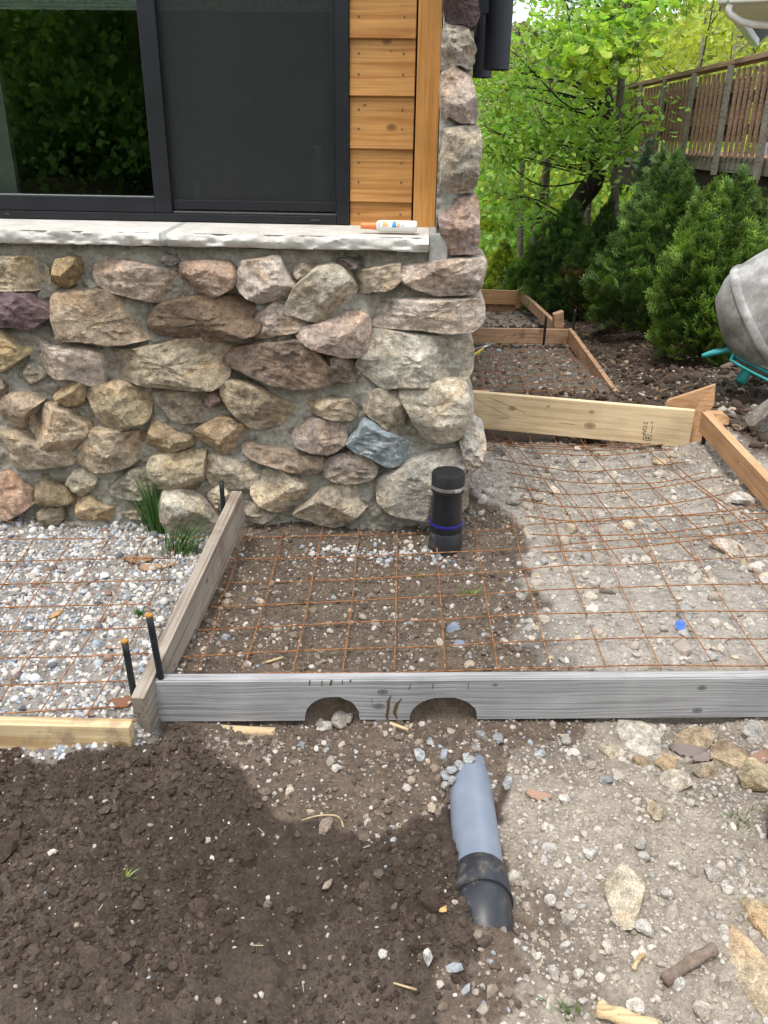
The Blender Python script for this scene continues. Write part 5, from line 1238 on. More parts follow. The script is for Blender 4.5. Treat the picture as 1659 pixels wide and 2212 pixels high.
for (px, py, a, b, c) in [(1075,975,40,34,gr),(1060,1010,50,40,gr),(1125,985,80,26,(.36,.32,.28)),(1165,1080,30,20,gr),(1195,1065,30,24,wh),(1210,1000,36,26,gr),(1300,985,40,20,(.38,.33,.28)),(1430,1028,50,22,gr),(1540,1060,56,26,(.42,.36,.29)),(1280,1035,40,20,gr),(1345,1075,34,16,gr),(1060,1065,36,22,wh),(1090,1045,30,20,gr),(1600,1085,50,36,wh),(1570,1190,70,40,(.5,.42,.34)),(1500,1230,30,16,gr),(1240,1085,34,18,gr)]:
    near = min([(1060, 1010, 'the house corner'), (1250, 965, 'the bent root'), (1430, 1000, 'the pale curled leaf'), (1560, 1100, 'the orange side rail'), (1110, 1090, 'the cleanout pipe'), (1330, 1090, 'the middle of that mesh')], key=lambda q: (q[0]-px)**2+(q[1]-py)**2)[2]
    rock(px, py, a, b, c, 'broken %s stone under the sagging mesh, near %s' % ('pale' if c == wh else 'grey' if c == gr else 'brownish', near), 'broken stones under the sagging mesh', .55, tm=T2, sink=.36)

# dry leaves, sticks, blue lid
def dry_leaf(px, py, wpx, label, col, rot):
    p = GG(px, py, .006); s = wpx/FPX*np.linalg.norm(p-CAM)/2
    n = 15; V = []
    for i in range(n):
        t = i/(n-1)*2-1; wd = .42*(1-t*t)**.6*(1+.18*math.sin(i*2.1)); 
        V += [(t, -wd, .16*abs(t)+.1), (t, 0, .05*math.cos(t*3)), (t, wd, .2*abs(t)+.14)]
    Fs = []
    for i in range(n-1):
        a = 3*i; Fs += [(a, a+3, a+4, a+1), (a+1, a+4, a+5, a+2)]
    me = pmesh('dry_leaf', [(v[0]*s, v[1]*s, v[2]*s) for v in V], Fs, True)
    ca = me.attributes.new('Col', 'FLOAT_COLOR', 'POINT')
    for d in ca.data: d.color = (*col, 1)
    o = mobj('dry_leaf', me, M_DRY, None, Matrix.Translation(Vector(p)) @ Matrix.Rotation(R_(rot), 4, 'Z') @ Matrix.Rotation(random.uniform(-.3, .3), 4, 'X')); tag(o, label, 'leaf')
dry_leaf(1163, 1722, 54, 'reddish curled dry leaf beside the grey pipe', (.40, .25, .18), -15)
dry_leaf(325, 1228, 48, 'broad brown dry leaf on the gravel beside the grass', (.42, .27, .18), 10)
dry_leaf(300, 1212, 60, 'long brown dry leaf lying along the mesh on gravel', (.32, .2, .13), 5)
dry_leaf(358, 1225, 40, 'pale tan dry leaf next to the grass tuft', (.48, .36, .25), 40)
dry_leaf(120, 1330, 34, 'orange-tan folded leaf standing on the gravel', (.55, .33, .16), 75)
dry_leaf(250, 1400, 40, 'dull pink-brown leaf on gravel by the two stakes', (.38, .26, .2), 15)
dry_leaf(262, 1520, 60, 'dark red-brown leaf against the cross board end', (.26, .12, .075), 20)
dry_leaf(1485, 1625, 70, 'grey-brown dead leaf on the orange rocks', (.22, .18, .165), -10)
dry_leaf(1520, 1640, 56, 'second grey-brown dead leaf on the orange rocks', (.25, .2, .18), 25)
dry_leaf(1640, 1640, 60, 'reddish dead leaf by the bucket', (.3, .18, .13), 30)
dry_leaf(1430, 1000, 44, 'pale curled leaf on crushed stone under the yellow board', (.55, .43, .29), 5)
dry_leaf(960, 1965, 26, 'small yellow scrap of leaf low in the topsoil', (.6, .4, .17), 30)
dry_leaf(1215, 1590, 22, 'pale wood chip leaf near the board', (.5, .4, .26), 0)
M_STICK = mat_bark('stick_bark', (.16, .115, .085), (.34, .27, .22)); M_SPLIT = mat_wood('split_wood', (.52, .4, .23), (.36, .25, .13), 20, (), .8, bump=.5)
def stick(pts, rad, label, mat=M_STICK, n=10, lift=None):
    P_ = np.array([GG(a, b, (rad if lift is None else lift)) for a, b in pts]); P_[:, 2] = np.linspace(P_[0, 2], P_[-1, 2], len(P_))+.002
    q = smooth_pts(P_, 6) if len(P_) > 2 else P_; rr = rad*(1+.12*np.sin(np.arange(len(q))*1.3))
    o = tube('stick', q, rr, mat, None, n); tag(o, label, 'stick'); return o
stick([(1435, 2120), (1500, 2075), (1545, 2050)], .0125, 'thick weathered stick on the crushed stone')
stick([(1290, 2180), (1340, 2200), (1420, 2225)], .016, 'split piece of pale firewood at the ground edge', M_SPLIT, 6)
stick([(1368, 2095), (1378, 2075), (1392, 2062)], .005, 'small curved pale wood chip above the split firewood', M_SPLIT, 5)
stick([(652, 1773), (690, 1766), (730, 1772), (742, 1788)], .0016, 'thin bent pale twig over the reddish stone', M_SPLIT, 5, .022)
stick([(842, 1563), (882, 1578)], .005, 'pale splinter under the notched board between notches', M_SPLIT, 5, .02)
stick([(575, 1432), (612, 1421)], .004, 'pale wood splinter in the brown soil behind the board', M_SPLIT, 5)
stick([(850, 2125), (900, 2140)], .0022, 'thin pale straw in the lower topsoil', M_SPLIT, 5, .008)
stick([(1230, 960), (1275, 973), (1300, 985)], .009, 'bent brown root under the yellow board', M_STICK, 8)
stick([(1560, 795), (1620, 770)], .02, 'brown stick behind the mixer leg', M_STICK, 8)
def lid():
    p = GG(1470, 1350, .018); e = empty('bottle_lid', p-np.array([0, 0, .018]), 'shiny blue foil-lined bottle lid standing on edge in the stone', 'lid')
    M = Matrix.Translation(Vector(p)) @ Matrix.Rotation(R_(-35), 4, 'Z') @ Matrix.Rotation(R_(60), 4, 'X')
    mobj('rim', lathe_me('rim', [(.017, -.004), (.0185, -.004), (.0185, .004), (.017, .004)], 28), plain('pinkish_plastic', (.4, .25, .24), .5), e, M)
    mobj('foil', lathe_me('foil', [(.0168, -.0046), (.0168, .0046)], 28), plain('blue_foil', (.08, .2, .7), .25, .5, .5, 150, .5, .4), e, M)
lid()

# ------------------------------------------------------------------ grass and weeds
M_GRASS = mat_leaf('grass_blade', .3, .5)
def grass(px, py, n, hgt, spread, label, lean=0.0, col=(.06, .15, .035)):
    p0 = GG(px, py, 0); V, Fs, Cs = [], [], []
    for k in range(n):
        a = random.uniform(0, 2*math.pi); r = abs(random.gauss(0, spread)); b = p0+np.array([r*math.cos(a), r*math.sin(a)*.6, 0]); b[2] = gh1(b[0], b[1])-.005
        h = hgt*random.uniform(.45, 1.1); out = random.uniform(.1, .75)*h; dx, dy = math.cos(a)*out+lean*h, math.sin(a)*out*.6; wd = random.uniform(.0013, .0028); px_, py_ = -math.sin(a)*wd, math.cos(a)*wd
        if abs(px_) < .0008: px_ = .0012
        c = np.array(col)*random.uniform(.6, 1.5)*np.array([random.uniform(.8, 1.4), 1, 1]); k0 = len(V)
        for i in range(6):
            t = i/5; q = b+np.array([dx*t**1.7, dy*t**1.7, h*(t-.35*t*t*out/h)]); f = 1-t**2*.95
            V += [q+np.array([px_, py_, 0])*f, q-np.array([px_, py_, 0])*f]; Cs += [c, c]
        Fs += [(k0+2*i, k0+2*i+1, k0+2*i+3, k0+2*i+2) for i in range(5)]
    o = mobj('grass_tuft', npmesh('grass_tuft', np.array(V), np.array(Fs), np.array(Cs)), M_GRASS); tag(o, label, 'grass', kind='stuff' if n < 60 or spread > .05 else None); return o
grass(335, 1150, 150, .30, .035, 'tall dark green grass tuft growing against the stone wall', -.1)
grass(392, 1195, 130, .17, .06, 'low spreading grass beside the brown cross board', .5)
grass(300, 1330, 36, .045, .015, 'small green sprig on the gravel near the stakes')
grass(478, 1130, 14, .08, .012, 'few grass blades by the wall behind the cross board', -.3)
grass(1015, 1285, 40, .03, .03, 'sparse yellow-green weeds in the brown soil under mesh', .4, (.16, .26, .06))
grass(905, 1245, 20, .03, .012, 'yellowish seedling under the mesh near the cleanout', .2, (.25, .33, .07))
grass(1600, 1775, 40, .03, .03, 'small grass patch on crushed stone near the bucket', 0, (.13, .22, .07))
grass(273, 1895, 9, .03, .008, 'pale green seedling alone in the topsoil', .3, (.25, .36, .12))
grass(1230, 2190, 26, .035, .02, 'thin grass blades by the split firewood', -.4, (.1, .2, .06))
grass(1260, 690, 20, .1, .06, 'green seedlings on the mulch slope near the hedge', 0, (.16, .33, .06))

# ------------------------------------------------------------------ vegetation
LT_V = np.array([(0, 0, 0), (.26, .30, .07), (.24, .66, .06), (0, 1, -.06), (-.24, .66, .06), (-.26, .30, .07), (0, .5, -.02)], float)
LT_F = np.array([(0, 1, 6), (1, 2, 6), (2, 3, 6), (3, 4, 6), (4, 5, 6), (5, 0, 6)])
MP_V = np.array([(0, 0, 0), (.2, .06, .02), (.48, .10, -.10), (.45, .32, .0), (.58, .56, -.16), (.36, .58, .0), (.26, .74, .0), (0, 1.0, -.22), (-.26, .74, .0), (-.36, .58, .0), (-.58, .56, -.16), (-.45, .32, .0), (-.48, .10, -.10), (-.2, .06, .02), (0, .42, .05)], float)
MP_F = np.array([(i, i+1, 14) for i in range(13)]+[(13, 0, 14)])
def leafrot(n, droop=.5):
    """leaf axis (local y) points outwards and hangs; returns rotation matrices"""
    az = rng.uniform(0, 2*math.pi, n); el = -np.abs(rng.normal(droop, .45, n)); rl = rng.normal(0, .5, n)
    y = np.stack([np.cos(az)*np.cos(el), np.sin(az)*np.cos(el), np.sin(el)], 1)
    s = np.stack([-np.sin(az), np.cos(az), np.zeros(n)], 1); u = np.cross(s, y); 
    x = s*np.cos(rl)[:, None]+u*np.sin(rl)[:, None]; z = np.cross(x, y); return np.stack([x, y, z], 2)
def leaves_me(name, pos, size, cols, tv=LT_V, tf=LT_F, droop=.5, Rm=None, tip=None):
    n = len(pos); Rm = leafrot(n, droop) if Rm is None else Rm
    V = np.einsum('nij,nvj->nvi', Rm, tv[None]*size[:, None, None])+pos[:, None]; nv = len(tv)
    Fk = tf[None]+(np.arange(n)*nv)[:, None, None]
    C_ = np.repeat(cols, nv, 0)
    if tip is not None: C_ = C_*np.tile(tip, n)[:, None]
    return npmesh(name, V.reshape(-1, 3), Fk.reshape(-1, tf.shape[1]), C_, False)
def branch(pts, r0, r1, mat, parent, name='limb', k=6, n=8):
    q = smooth_pts(np.array(pts), k); return tube(name, q, np.linspace(r0, r1, len(q)), mat, parent, n)
def twigs_me(name, segs, mat, parent):
    V, Fs = [], []
    for (pts, r0, r1) in segs:
        v, f = tube_np(pts, np.linspace(r0, r1, len(pts)), 5, False); k = len(V); V += v; Fs += [tuple(i+k for i in q) for q in f]
    return tag(mobj(name, pmesh(name, V, Fs, True), mat, parent), kind='stuff')
def tree(label, trunk, r0, r1, clumps, nleaf, lsize, col, mat_b, leaf='oval', D=10.0, group=None, crown_name='crown', clr=.28):
    base_ = P(*trunk[0][:2], trunk[0][2]); base_g = base_.copy(); base_g[2] = gh1(base_[0], base_[1])
    e = empty('tree', base_g, label, 'tree', group)
    tp = [base_g-np.array([0, 0, .1])]+[P(a, b, d) for a, b, d in trunk]; q = smooth_pts(np.array(tp), 6)
    tube('trunk', q, np.linspace(r0, r1, len(q))*(1+.06*np.sin(np.arange(len(q))*.9)), mat_b, e, 12)
    segs, P_, S_, Cc = [], [], [], []
    for (c, rad) in clumps:
        j = np.argmin(np.linalg.norm((q-c)*np.array([1, 1, 1.6]), axis=1)+np.maximum(0, q[:, 2]-c[2]+.25)*2.5)
        a = q[j]; m = (a+c)/2+np.array([0, 0, -.05])+rng.normal(0, .11, 3)
        if rng.uniform() < .45: segs.append((smooth_pts(np.array([a, m, c, c+(c-m)*.35]), 4), max(.005, r0*.075), .0025))
        for t in range(3):
            d = rng.normal(0, 1, 3); d /= np.linalg.norm(d); segs.append((np.array([c, c+d*rad*.6, c+d*rad]), .003, .0015))
        n = int(nleaf*rng.uniform(.6, 1.4)); d = rng.normal(0, 1, (n, 3))*np.array([1, 1, .55])*rad*.62
        P_.append(c+d); S_.append(rng.uniform(.7, 1.25, n)*lsize); tint = rng.uniform(.75, 1.25); warm = rng.uniform(.8, 1.3)
        Cc.append(np.array(col)*np.array([warm, 1, .9])*tint*rng.uniform(.7, 1.35, (n, 1)))
    twigs_me('branches', segs, mat_b, e)
    me = leaves_me(crown_name, np.vstack(P_), np.concatenate(S_), np.vstack(Cc), *( (LT_V, LT_F) if leaf == 'oval' else (MP_V, MP_F)))
    mobj(crown_name, me, M_LEAF, e); return e
def clumps_in(poly, n, D, dw, rad, seed):
    rg = np.random.default_rng(seed); out = []; xs = [p[0] for p in poly]; ys_ = [p[1] for p in poly]
    while len(out) < n:
        x = rg.uniform(min(xs), max(xs)); y = rg.uniform(min(ys_), max(ys_))
        if not inpoly(np.array([x]), np.array([y]), poly)[0]: continue
        if vnoise(np.array([[x/62, y/48, seed*.7]]), seed)[0] < -.02: continue
        out.append((P(x, y, D+rg.uniform(-dw, dw)), rad*rg.uniform(.7, 1.25)))
    return out
crown1 = [(1036,150),(1080,90),(1150,60),(1150,-60),(1560,-60),(1530,10),(1470,40),(1450,110),(1400,110),(1380,200),(1400,250),(1340,300),(1380,330),(1320,345),(1265,430),(1200,480),(1120,475),(1050,440),(1036,380)]
tree('tall broad-leaved tree with dark curved trunk behind the evergreen hedge', [(1213,600,10.9),(1218,505,10.9),(1245,445,10.9),(1285,385,10.9),(1298,310,10.9),(1308,230,10.9),(1300,140,10.9),(1330,60,10.9),(1345,-60,10.9)], .17, .05,
     clumps_in(crown1, 165, 10.6, 1.4, .34, 4), 44, .088, (.26, .42, .085), M_BARK)
crown2 = [(1190,120),(1230,70),(1290,30),(1370,-20),(1410,60),(1420,110),(1430,150),(1390,185),(1330,170),(1290,200),(1290,150),(1210,150)]
tree('maple with yellow-green lobed leaves reaching over the neighbouring deck', [(1330,560,9.9),(1328,420,9.9),(1335,300,9.9),(1342,170,9.9),(1348,60,9.9),(1352,-60,9.9)], .055, .03,
     clumps_in(crown2, 22, 9.3, .5, .26, 9), 16, .11, (.31, .45, .085), M_BARK2, 'maple')
for i, (tr, r0, lb, cl_) in enumerate([
    ([(1122,600,13),(1126,440,13),(1130,250,13),(1128,60,13)], .05, 'slim grey sapling, the one nearest the house corner', [(1050,100),(1180,80),(1190,260),(1060,300)]),
    ([(1142,610,12.2),(1160,470,12.2),(1182,340,12.2),(1190,120,12.2)], .065, 'slim grey sapling leaning toward the dark curved trunk', [(1120,60),(1250,40),(1260,280),(1140,300)]),
    ([(1168,590,13.5),(1180,440,13.5),(1186,300,13.5),(1184,100,13.5)], .045, 'thin pale sapling between the leaning sapling and the dark trunk', [(1110,150),(1240,150),(1230,330),(1120,340)]),
    ([(1262,560,12.8),(1272,430,12.8),(1290,300,12.8),(1300,100,12.8)], .06, 'straight brown sapling between the dark trunk and the deck', [(1240,100),(1360,90),(1350,300),(1250,320)])]):
    tree(lb, tr, r0, r0*.5, clumps_in(cl_, 16, tr[0][2], .5, .3, 20+i), 30, .09, (.20, .34, .05), M_BARK2, group='slim saplings behind the hedge')

# -- arborvitae hedge
def spray_template():
    V, Fs = [], []
    def strip(a, b, w0, w1):
        w0 *= .55; w1 *= .5; k = len(V); d = np.array(b)-np.array(a); s = np.array([-d[1], d[0], 0]); s /= np.linalg.norm(s)+1e-9
        V.extend([np.array(a)-s*w0, np.array(a)+s*w0, np.array(b)+s*w1, np.array(b)-s*w1]); Fs.append((k, k+1, k+2, k+3))
    strip((0, 0, 0), (0, .5, .06), .05, .10); strip((0, .5, .06), (0, 1, -.06), .10, .03)
    for t, L_ in ((.14, .5), (.38, .46), (.62, .34)):
        for q in (-1, 1):
            a = (0, t, .06*math.sin(t*3)); m = (q*L_*.36, t+L_*.30, .04); b = (q*L_*.78, t+L_*.66, -.08); strip(a, m, .05, .12); strip(m, b, .12, .03)
            strip(m, (m[0]+q*.26, m[1]+.03, -.04), .09, .03)
    return np.array(V), np.array(Fs)
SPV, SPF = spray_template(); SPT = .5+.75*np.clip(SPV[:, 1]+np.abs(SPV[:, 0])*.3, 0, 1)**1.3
M_ARB_STEM = mat_bark('thuja_bark', (.06, .04, .028), (.16, .1, .07))
def thuja(px, py_base, D, width_px, top_py, n, label, tint=(1, 1, 1), seed=0, leader=None, brown=0):
    n = int(n*1.5); rg = np.random.default_rng(seed+300); b = P(px, py_base, D); b[2] = gh1(b[0], b[1]); top = P(px, top_py, D); H = top[2]-b[2]; Wd = width_px/FPX*math.hypot(D, 0)*1.05/2
    e = empty('evergreen_shrub', b, label, 'shrub', 'evergreen hedge along the bank')
    tube('stem', [b-np.array([0, 0, .1]), b+np.array([.02, 0, H*.5]), b+np.array([0, 0, H*.97])], [.04, .028, .006], M_ARB_STEM, e, 8)
    t = rg.uniform(0.03, 1, n)**.85; az = rg.uniform(0, 2*math.pi, n)
    prof = np.interp(t, [0, .12, .35, .6, .85, 1], [.6, .9, 1, .78, .38, .05])
    lob = 1+.45*vnoise(np.stack([np.cos(az)*1.6+seed, np.sin(az)*1.6, t*5], 1), seed)+.12*vnoise(np.stack([np.cos(az)*4+seed, np.sin(az)*4, t*12], 1), seed+2)
    dep = rg.uniform(.55, 1.0, n)**.6; r = Wd*prof*lob*dep
    pos = b+np.stack([np.cos(az)*r, np.sin(az)*r, t*H*(1+.10*np.sin(az*2+seed*1.7)*t+.05*np.sin(az*5+seed))], 1)
    el = rg.normal(.55, .35, n)+t*.35; yv = np.stack([np.cos(az)*np.cos(el), np.sin(az)*np.cos(el), np.sin(el)], 1)
    sv = np.stack([-np.sin(az), np.cos(az), 0*az], 1); u = np.cross(sv, yv); rl = rg.normal(0, 1.0, n); x = sv*np.cos(rl)[:, None]+u*np.sin(rl)[:, None]; z = np.cross(x, yv); Rm = np.stack([x, yv, z], 2)
    size = rg.uniform(.075, .18, n)*(1-.3*t)
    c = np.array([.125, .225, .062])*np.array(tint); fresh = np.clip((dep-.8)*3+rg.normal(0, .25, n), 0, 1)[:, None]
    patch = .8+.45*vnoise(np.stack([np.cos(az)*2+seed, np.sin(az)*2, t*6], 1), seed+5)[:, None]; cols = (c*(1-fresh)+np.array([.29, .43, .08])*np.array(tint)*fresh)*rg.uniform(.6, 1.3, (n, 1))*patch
    if brown:
        bb = (rg.uniform(size=n) < brown) & (t < .6); cols[bb] = np.array([.2, .1, .045])*rg.uniform(.7, 1.2, (bb.sum(), 1))
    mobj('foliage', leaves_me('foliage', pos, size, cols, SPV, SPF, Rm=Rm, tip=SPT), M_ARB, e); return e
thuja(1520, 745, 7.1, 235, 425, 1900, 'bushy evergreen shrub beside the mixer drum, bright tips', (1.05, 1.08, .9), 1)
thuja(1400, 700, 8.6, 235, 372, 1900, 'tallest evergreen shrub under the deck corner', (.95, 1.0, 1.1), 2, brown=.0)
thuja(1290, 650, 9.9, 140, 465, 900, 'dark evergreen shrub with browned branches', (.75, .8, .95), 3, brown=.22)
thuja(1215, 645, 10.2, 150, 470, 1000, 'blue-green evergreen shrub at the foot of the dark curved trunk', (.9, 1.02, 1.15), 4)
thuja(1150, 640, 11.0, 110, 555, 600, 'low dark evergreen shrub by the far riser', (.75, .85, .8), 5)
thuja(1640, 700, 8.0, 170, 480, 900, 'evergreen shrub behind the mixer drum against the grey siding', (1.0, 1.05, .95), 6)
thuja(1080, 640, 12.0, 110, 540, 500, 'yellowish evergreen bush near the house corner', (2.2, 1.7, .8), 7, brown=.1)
# thin juniper leader poking up
def juniper():
    b = P(1385, 395, 8.9); t = P(1402, 300, 8.9); g = np.array([b[0], b[1], gh1(b[0], b[1])])
    e = empty('juniper_shrub', g, 'thin blue-green juniper leader poking above the hedge', 'shrub')
    st = smooth_pts(np.array([g, (g+b)/2, b, (b+t)/2+np.array([.01, 0, 0]), t]), 5); tube('stem', st, np.linspace(.018, .003, len(st)), M_ARB_STEM, e, 6)
    k = 110; tt = rng.uniform(0, 1, k); pos = b+(t-b)*tt[:, None]+rng.normal(0, .02, (k, 3)); az = rng.uniform(0, 2*math.pi, k); el = rng.uniform(.3, 1.1, k)
    yv = np.stack([np.cos(az)*np.cos(el), np.sin(az)*np.cos(el), np.sin(el)], 1); sv = np.stack([-np.sin(az), np.cos(az), 0*az], 1); Rm = np.stack([sv, yv, np.cross(sv, yv)], 2)
    mobj('foliage', leaves_me('foliage', pos, rng.uniform(.06, .13, k)*(1.15-tt*.7), np.array([.09, .14, .10])*rng.uniform(.7, 1.4, (k, 1)), SPV, SPF, Rm=Rm), M_ARB, e)
juniper()

# -- bushes and woodland down the slope (reads as one mass)
QV = np.array([(-.5, 0, 0), (.5, 0, .1), (.4, .8, -.05), (-.35, .9, .1)], float); QF = np.array([(0, 1, 2, 3)])
def mass(name, centres, rads, nleaf, lsz, cols, mat=M_FAR, flat=.7):
    P_, S_, C_ = [], [], []
    for c, r, l, k in zip(centres, rads, lsz, cols):
        n = nleaf; d = rng.normal(0, 1, (n, 3)); d /= np.linalg.norm(d, axis=1)[:, None]; d *= (rng.uniform(.5, 1, (n, 1))**.5)*r*np.array([1, 1, flat])
        d *= (1+.35*vnoise(d/r*2.3+c[0], 3))[:, None]
        P_.append(c+d); S_.append(rng.uniform(.6, 1.4, n)*l); C_.append(np.array(k)*rng.uniform(.65, 1.35, (n, 1)))
    n = sum(len(p) for p in P_); Rm = rotm(n, 1.4)
    o = mobj(name, leaves_me(name, np.vstack(P_), np.concatenate(S_), np.vstack(C_), QV, QF, Rm=Rm), mat); return tag(o, kind='stuff')
cs, rs, ls, ks = [], [], [], []
for _ in range(430):
    D = rng.uniform(14, 42); px = rng.uniform(1000, 1720); top_ = 395 if px < 1350 else 330; c = P(px, rng.uniform(top_, 660), D); g = gh1(c[0], c[1]); r = rng.uniform(.45, .95)*(1+D/45)
    c[2] = max(c[2], g+.3); cs.append(c); rs.append(r); ls.append(.045+.0034*D); ks.append(random.choice([(.24, .38, .07), (.28, .42, .08), (.19, .33, .06), (.34, .42, .08), (.36, .42, .07)]))
o = mass('undergrowth', cs, rs, 270, ls, ks); tag(o, 'bright green undergrowth covering the slope below the hedge', 'undergrowth')
cs, rs, ls, ks = [], [], [], []
for _ in range(60):
    D = rng.uniform(45, 90); c = P(rng.uniform(1400, 1760), rng.uniform(70, 260), D); r = rng.uniform(1.6, 3.2)
    cs.append(c); rs.append(r); ls.append(.30); ks.append(random.choice([(.36, .40, .07), (.30, .36, .06), (.42, .40, .08), (.25, .32, .06)]))
o = mass('woodland', cs, rs, 260, ls, ks, flat=1.1); tag(o, 'yellow-green spring woodland behind the deck', 'woodland')
cs, rs, ls, ks = [], [], [], []
for _ in range(1500):
    y = rng.uniform(590, 1120); x = y*rng.uniform(-.35, .8); z = gh1(x, y); r = rng.uniform(5, 9)
    cs.append(np.array([x, y, z+r*.5])); rs.append(r); ls.append(3.6); ks.append(random.choice([(.20, .26, .07), (.26, .30, .08), (.31, .32, .09), (.16, .21, .07), (.28, .25, .15), (.23, .22, .15)]))
o = mass('hillside_woodland', cs, rs, 46, ls, ks, flat=.9); tag(o, 'wooded hillside across the lake in spring green', 'woodland')
# bare-ish branches seen against that wood
def bare_tree(px, D, label, seed):
    rg = random.Random(seed); g = P(px, 200, D); g[2] = gh1(g[0], g[1]); e = empty('tree', g, label, 'tree', 'thin trees behind the deck'); H = P(px, 40, D)[2]-g[2]
    tube('trunk', [g-np.array([0, 0, .3]), g+np.array([.1, 0, H*.5]), g+np.array([.0, 0, H])], [.14, .1, .03], M_BARK2, e, 8)
    segs, pos = [], []
    for k in range(16):
        t = rg.uniform(.5, .97); a = g+np.array([.05, 0, H*t]); az = rg.uniform(0, 2*math.pi); L_ = rg.uniform(1.2, 2.8); b = a+np.array([math.cos(az)*L_, math.sin(az)*L_, L_*rg.uniform(.4, 1)]); m = (a+b)/2+np.array([0, 0, -.15])
        segs.append((smooth_pts(np.array([a, m, b]), 4), .035, .008))
        for q in range(4):
            d = np.array([rg.gauss(0, .6), rg.gauss(0, .6), rg.uniform(.1, .8)]); segs.append((np.array([m, m+d*.5, m+d]), .012, .004)); pos += [m+d*rg.random()+np.array([rg.gauss(0, .25) for _ in range(3)]) for _ in range(16)]
    twigs_me('branches', segs, M_BARK2, e); pos = np.array(pos)
    mobj('crown', leaves_me('crown', pos, rng.uniform(.12, .26, len(pos)), np.array([.33, .38, .06])*rng.uniform(.7, 1.3, (len(pos), 1))), M_LEAF, e)
bare_tree(1500, 27, 'thin yellow-leaved tree rising left of the neighbour gutter', 1); bare_tree(1570, 30, 'thin yellow-leaved tree rising right behind the deck rail', 2); bare_tree(1640, 33, 'thin yellow-leaved tree closest to the neighbour house', 3)
cs, rs, ls, ks = [], [], [], []
for _ in range(9):
    c = P(rng.uniform(1035, 1090), rng.uniform(410, 470), 17+rng.uniform(-1, 1)); cs.append(c); rs.append(rng.uniform(.3, .5)); ls.append(.055); ks.append((.42, .42, .05))
yb_ = mass('yellow_bush', cs, rs, 200, ls, ks); tag(yb_, 'bright yellow-leaved bush on the slope past the house corner', 'bush'); yb_['kind'] = 'stuff'
# trees across the street behind the photographer (they show in the window glass)
cs, rs, ls, ks = [], [], [], []
for _ in range(230):
    c = np.array([rng.uniform(-20, 13), rng.uniform(-27, -14), rng.uniform(-.6, 8)]); cs.append(c); rs.append(rng.uniform(1.3, 2.6)); ls.append(.17); ks.append(random.choice([(.14, .26, .05), (.2, .34, .06), (.08, .16, .04), (.26, .4, .08)]))
for _ in range(70): cs.append(np.array([rng.uniform(-26, 18), rng.uniform(-34, -29), rng.uniform(-.5, 9)])); rs.append(3.0); ls.append(.5); ks.append((.07, .14, .035))
o = mass('street_woodland', cs, rs, 430, ls, ks); tag(o, 'dense green trees reflected in the window glass', 'woodland')

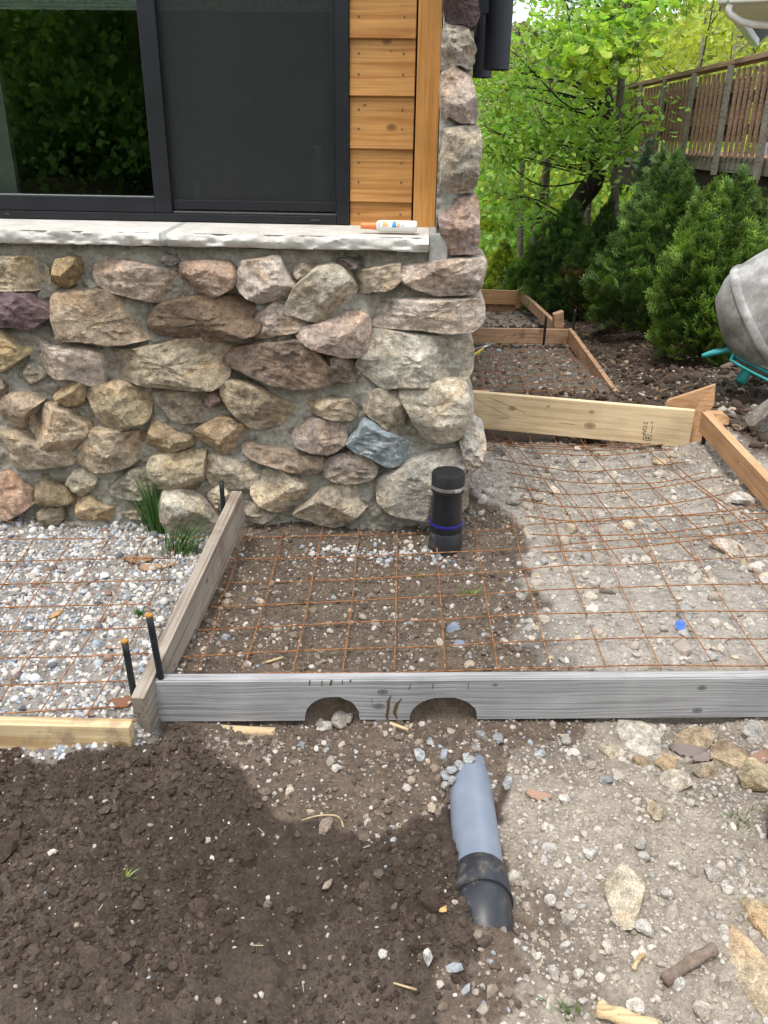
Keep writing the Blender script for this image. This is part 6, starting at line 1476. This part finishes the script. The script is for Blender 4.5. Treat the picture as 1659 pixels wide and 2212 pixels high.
# ------------------------------------------------------------------ neighbour: deck and house
M_DECK = mat_wood('weathered_cedar_deck', (.30, .195, .125), (.18, .11, .07), 20, (), .85, bump=.3); M_DECKG = mat_wood('grey_deck_post', (.24, .215, .18), (.15, .13, .11), 20, (), .85, bump=.3)
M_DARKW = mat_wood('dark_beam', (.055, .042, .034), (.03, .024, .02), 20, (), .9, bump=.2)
def deck():
    dl, dr = 14.2, 8.9
    TL, TR = P(1338, 187, dl), P(1659, 134, dr); zt = (TL[2]+TR[2])/2
    TL[2] = TR[2] = zt; d = TR-TL; L_ = np.linalg.norm(d); d /= L_; TR2 = TR+d*2.2; L2 = L_+2.2; n = np.array([d[1], -d[0], 0])
    if n[0] > 0: n = -n
    hs = zt-(P(1659, 352, dr)[2]); 
    e = empty('wooden_deck', (TL[0], TL[1], gh1(TL[0], TL[1])), 'raised brown wooden deck with slatted railing on posts next door', 'deck')
    M0 = frame_up(d, (0, 0, 0))
    def put(name, s, off, zc, sx, sy, sz, mat, me=None, par=e):
        M = M0.copy(); M.translation = Vector(TL+d*s+n*off+np.array([0, 0, zc])); return mobj(name, me or box_me(name, sx, sy, sz, .004), mat, par, M)
    put('cap_rail', L2/2, .02, .0, L2, .16, .045, M_DECK)
    sm = bpy.data.meshes.new('slat'); sme = box_me('slat', .042, .024, hs-.10, .002)
    # slats tilt grain: build vertical slats with shared mesh
    N = int(L2/.135)
    for i in range(N):
        s = (i+.5)*.135
        if i % 8 == 4: continue
        put('slat', s, .075, -.07-(hs-.10)/2, 0, 0, 0, M_DECK, sme)
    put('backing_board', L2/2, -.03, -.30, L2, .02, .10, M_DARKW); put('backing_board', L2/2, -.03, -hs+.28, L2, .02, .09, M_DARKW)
    bme = box_me('infill_board', .118, .02, hs-.30, .002)
    for i in range(N):
        if rng.uniform() < .92: put('infill_board', (i+.5)*.135+.03, -.055, -.13-(hs-.30)/2, 0, 0, 0, M_DECK, bme)
    pme = box_me('post', .085, .036, hs+.10, .004)
    for i in range(4, N, 8): put('post', (i+.5)*.135, .106, -.03-(hs+.10)/2, 0, 0, 0, M_DECKG, pme)
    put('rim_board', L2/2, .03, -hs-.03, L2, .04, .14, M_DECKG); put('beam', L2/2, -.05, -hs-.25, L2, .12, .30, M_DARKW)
    put('corner_beam', .35, -.3, -hs-.16, 1.1, .5, .24, M_DECKG)
    put('deck_floor', L2/2, -1.6, -hs+.02, L2, 3.0, .04, M_DECK)
    for s, off in ((.9, -.3), (L_*.62, -.3), (L2-.4, -.3), (L_*.3, -2.6), (L_*.8, -2.6)):
        q = TL+d*s+n*off; g = gh1(q[0], q[1]); zt_ = zt-hs-.4; M = Matrix.Translation(Vector((q[0], q[1], (g-.3+zt_)/2))); mobj('support_post', box_me('support_post', .15, .15, zt_-g+.3, .006), M_DECK, e, M)
    for s0, s1 in ((L_*.62, L_*.62-.9), (L_*.62, L_*.62+.9)):
        a = TL+d*s0+n*-.3; b = TL+d*s1+n*-.3; a[2] = zt-hs-1.3; b[2] = zt-hs-.4; tube('brace', [a, b], .05, M_DARKW, e, 4, False)
    return zt, hs
zt_deck, hs_deck = deck()
def neighbour():
    dw = 12.3; c = P(1627, 430, dw); z1 = P(1600, 45, 11.2)[2]; g = gh1(c[0], c[1])
    e = empty('neighbour_house', (c[0], c[1], g), 'neighbouring house with grey lap siding, white eave and downspout', 'house')
    x0, y0 = c[0], c[1]; RN = Matrix.Translation((x0, y0, 0)) @ Matrix.Rotation(-math.atan2(x0, y0)-.06, 4, 'Z') @ Matrix.Translation((-x0, -y0, 0)); sd = plain('grey_vinyl_siding', (.40, .41, .42), .6, 0, .3, 30, .1, .05)
    k = 0; z = g-.6; me = None
    bm = bmesh.new(); vs = [bm.verts.new(p) for p in ((-3, 0, -.06), (3, 0, -.06), (3, .025, -.06), (-3, .025, -.06), (-3, .018, .065), (3, .018, .065), (3, .025, .065), (-3, .025, .065))]
    for f in ((0, 1, 2, 3), (4, 5, 6, 7), (0, 1, 5, 4), (2, 3, 7, 6), (0, 3, 7, 4), (1, 2, 6, 5)): bm.faces.new([vs[i] for i in f])
    me = bm_to('siding_plank', bm)
    while z < z1+.1:
        mobj('siding_plank', me, sd, e, RN @ Matrix.Translation((x0+3.02, y0, z))); z += .118
    mobj('body', box_me('body', 6, 6, z1-g+.8, 0), sd, e, RN @ Matrix.Translation((x0+3.03, y0+3.03, (z1+g-.6)/2)))
    mobj('corner_trim', box_me('corner_trim', .1, .1, z1-g+.8, .004), M_WHITE, e, RN @ Matrix.Translation((x0, y0+.02, (z1+g-.6)/2)))
    # eave: soffit, fascia gutter, roof
    ge = P(1572, 24, 11.6); gv = RN.inverted() @ Vector(ge); gx_, gy_ = gv[0], gv[1]
    mobj('soffit', box_me('soffit', 7, y0-gy_+1, .03, 0), M_WHITE, e, RN @ Matrix.Translation((gx_+3.5, (gy_+y0)/2+.5, ge[2]+.06)))
    mobj('gutter', box_me('gutter', 7, .11, .11, .02), M_WHITE, e, RN @ Matrix.Translation((gx_+3.5, gy_-.06, ge[2]+.12)))
    mobj('gutter', box_me('gutter', .11, 5, .11, .02), M_WHITE, e, RN @ Matrix.Translation((gx_-.06, gy_+2.4, ge[2]+.12)))
    sh = plain('grey_shingle', (.16, .165, .17), .9, 0, .2, 30, .4, .5)
    mobj('roof', pmesh('roof', [(gx_-.12, gy_-.12, ge[2]+.18), (gx_+7, gy_-.12, ge[2]+.18), (gx_+7, gy_+4, ge[2]+2.2), (gx_+2.2, gy_+4, ge[2]+2.2), (gx_-.12, gy_+6, ge[2]+.18)], [(0, 1, 2, 3), (0, 3, 4)]), sh, e, RN)
    a = np.array([gx_+.02, gy_-.05, ge[2]+.06]); ds = tube('downspout', smooth_pts(np.array([a, a-np.array([0, 0, .08]), a+np.array([.12, .1, -.16]), np.array([x0+.3, y0-.06, P(1659, 88, 11.5)[2]-.2]), np.array([x0+.3, y0-.06, g])]), 5), .04, M_WHITE, None, 8); WM.pop(ds.name); ds.parent = e; ds.matrix_parent_inverse = WM[e.name].inverted(); ds.matrix_basis = RN
neighbour()
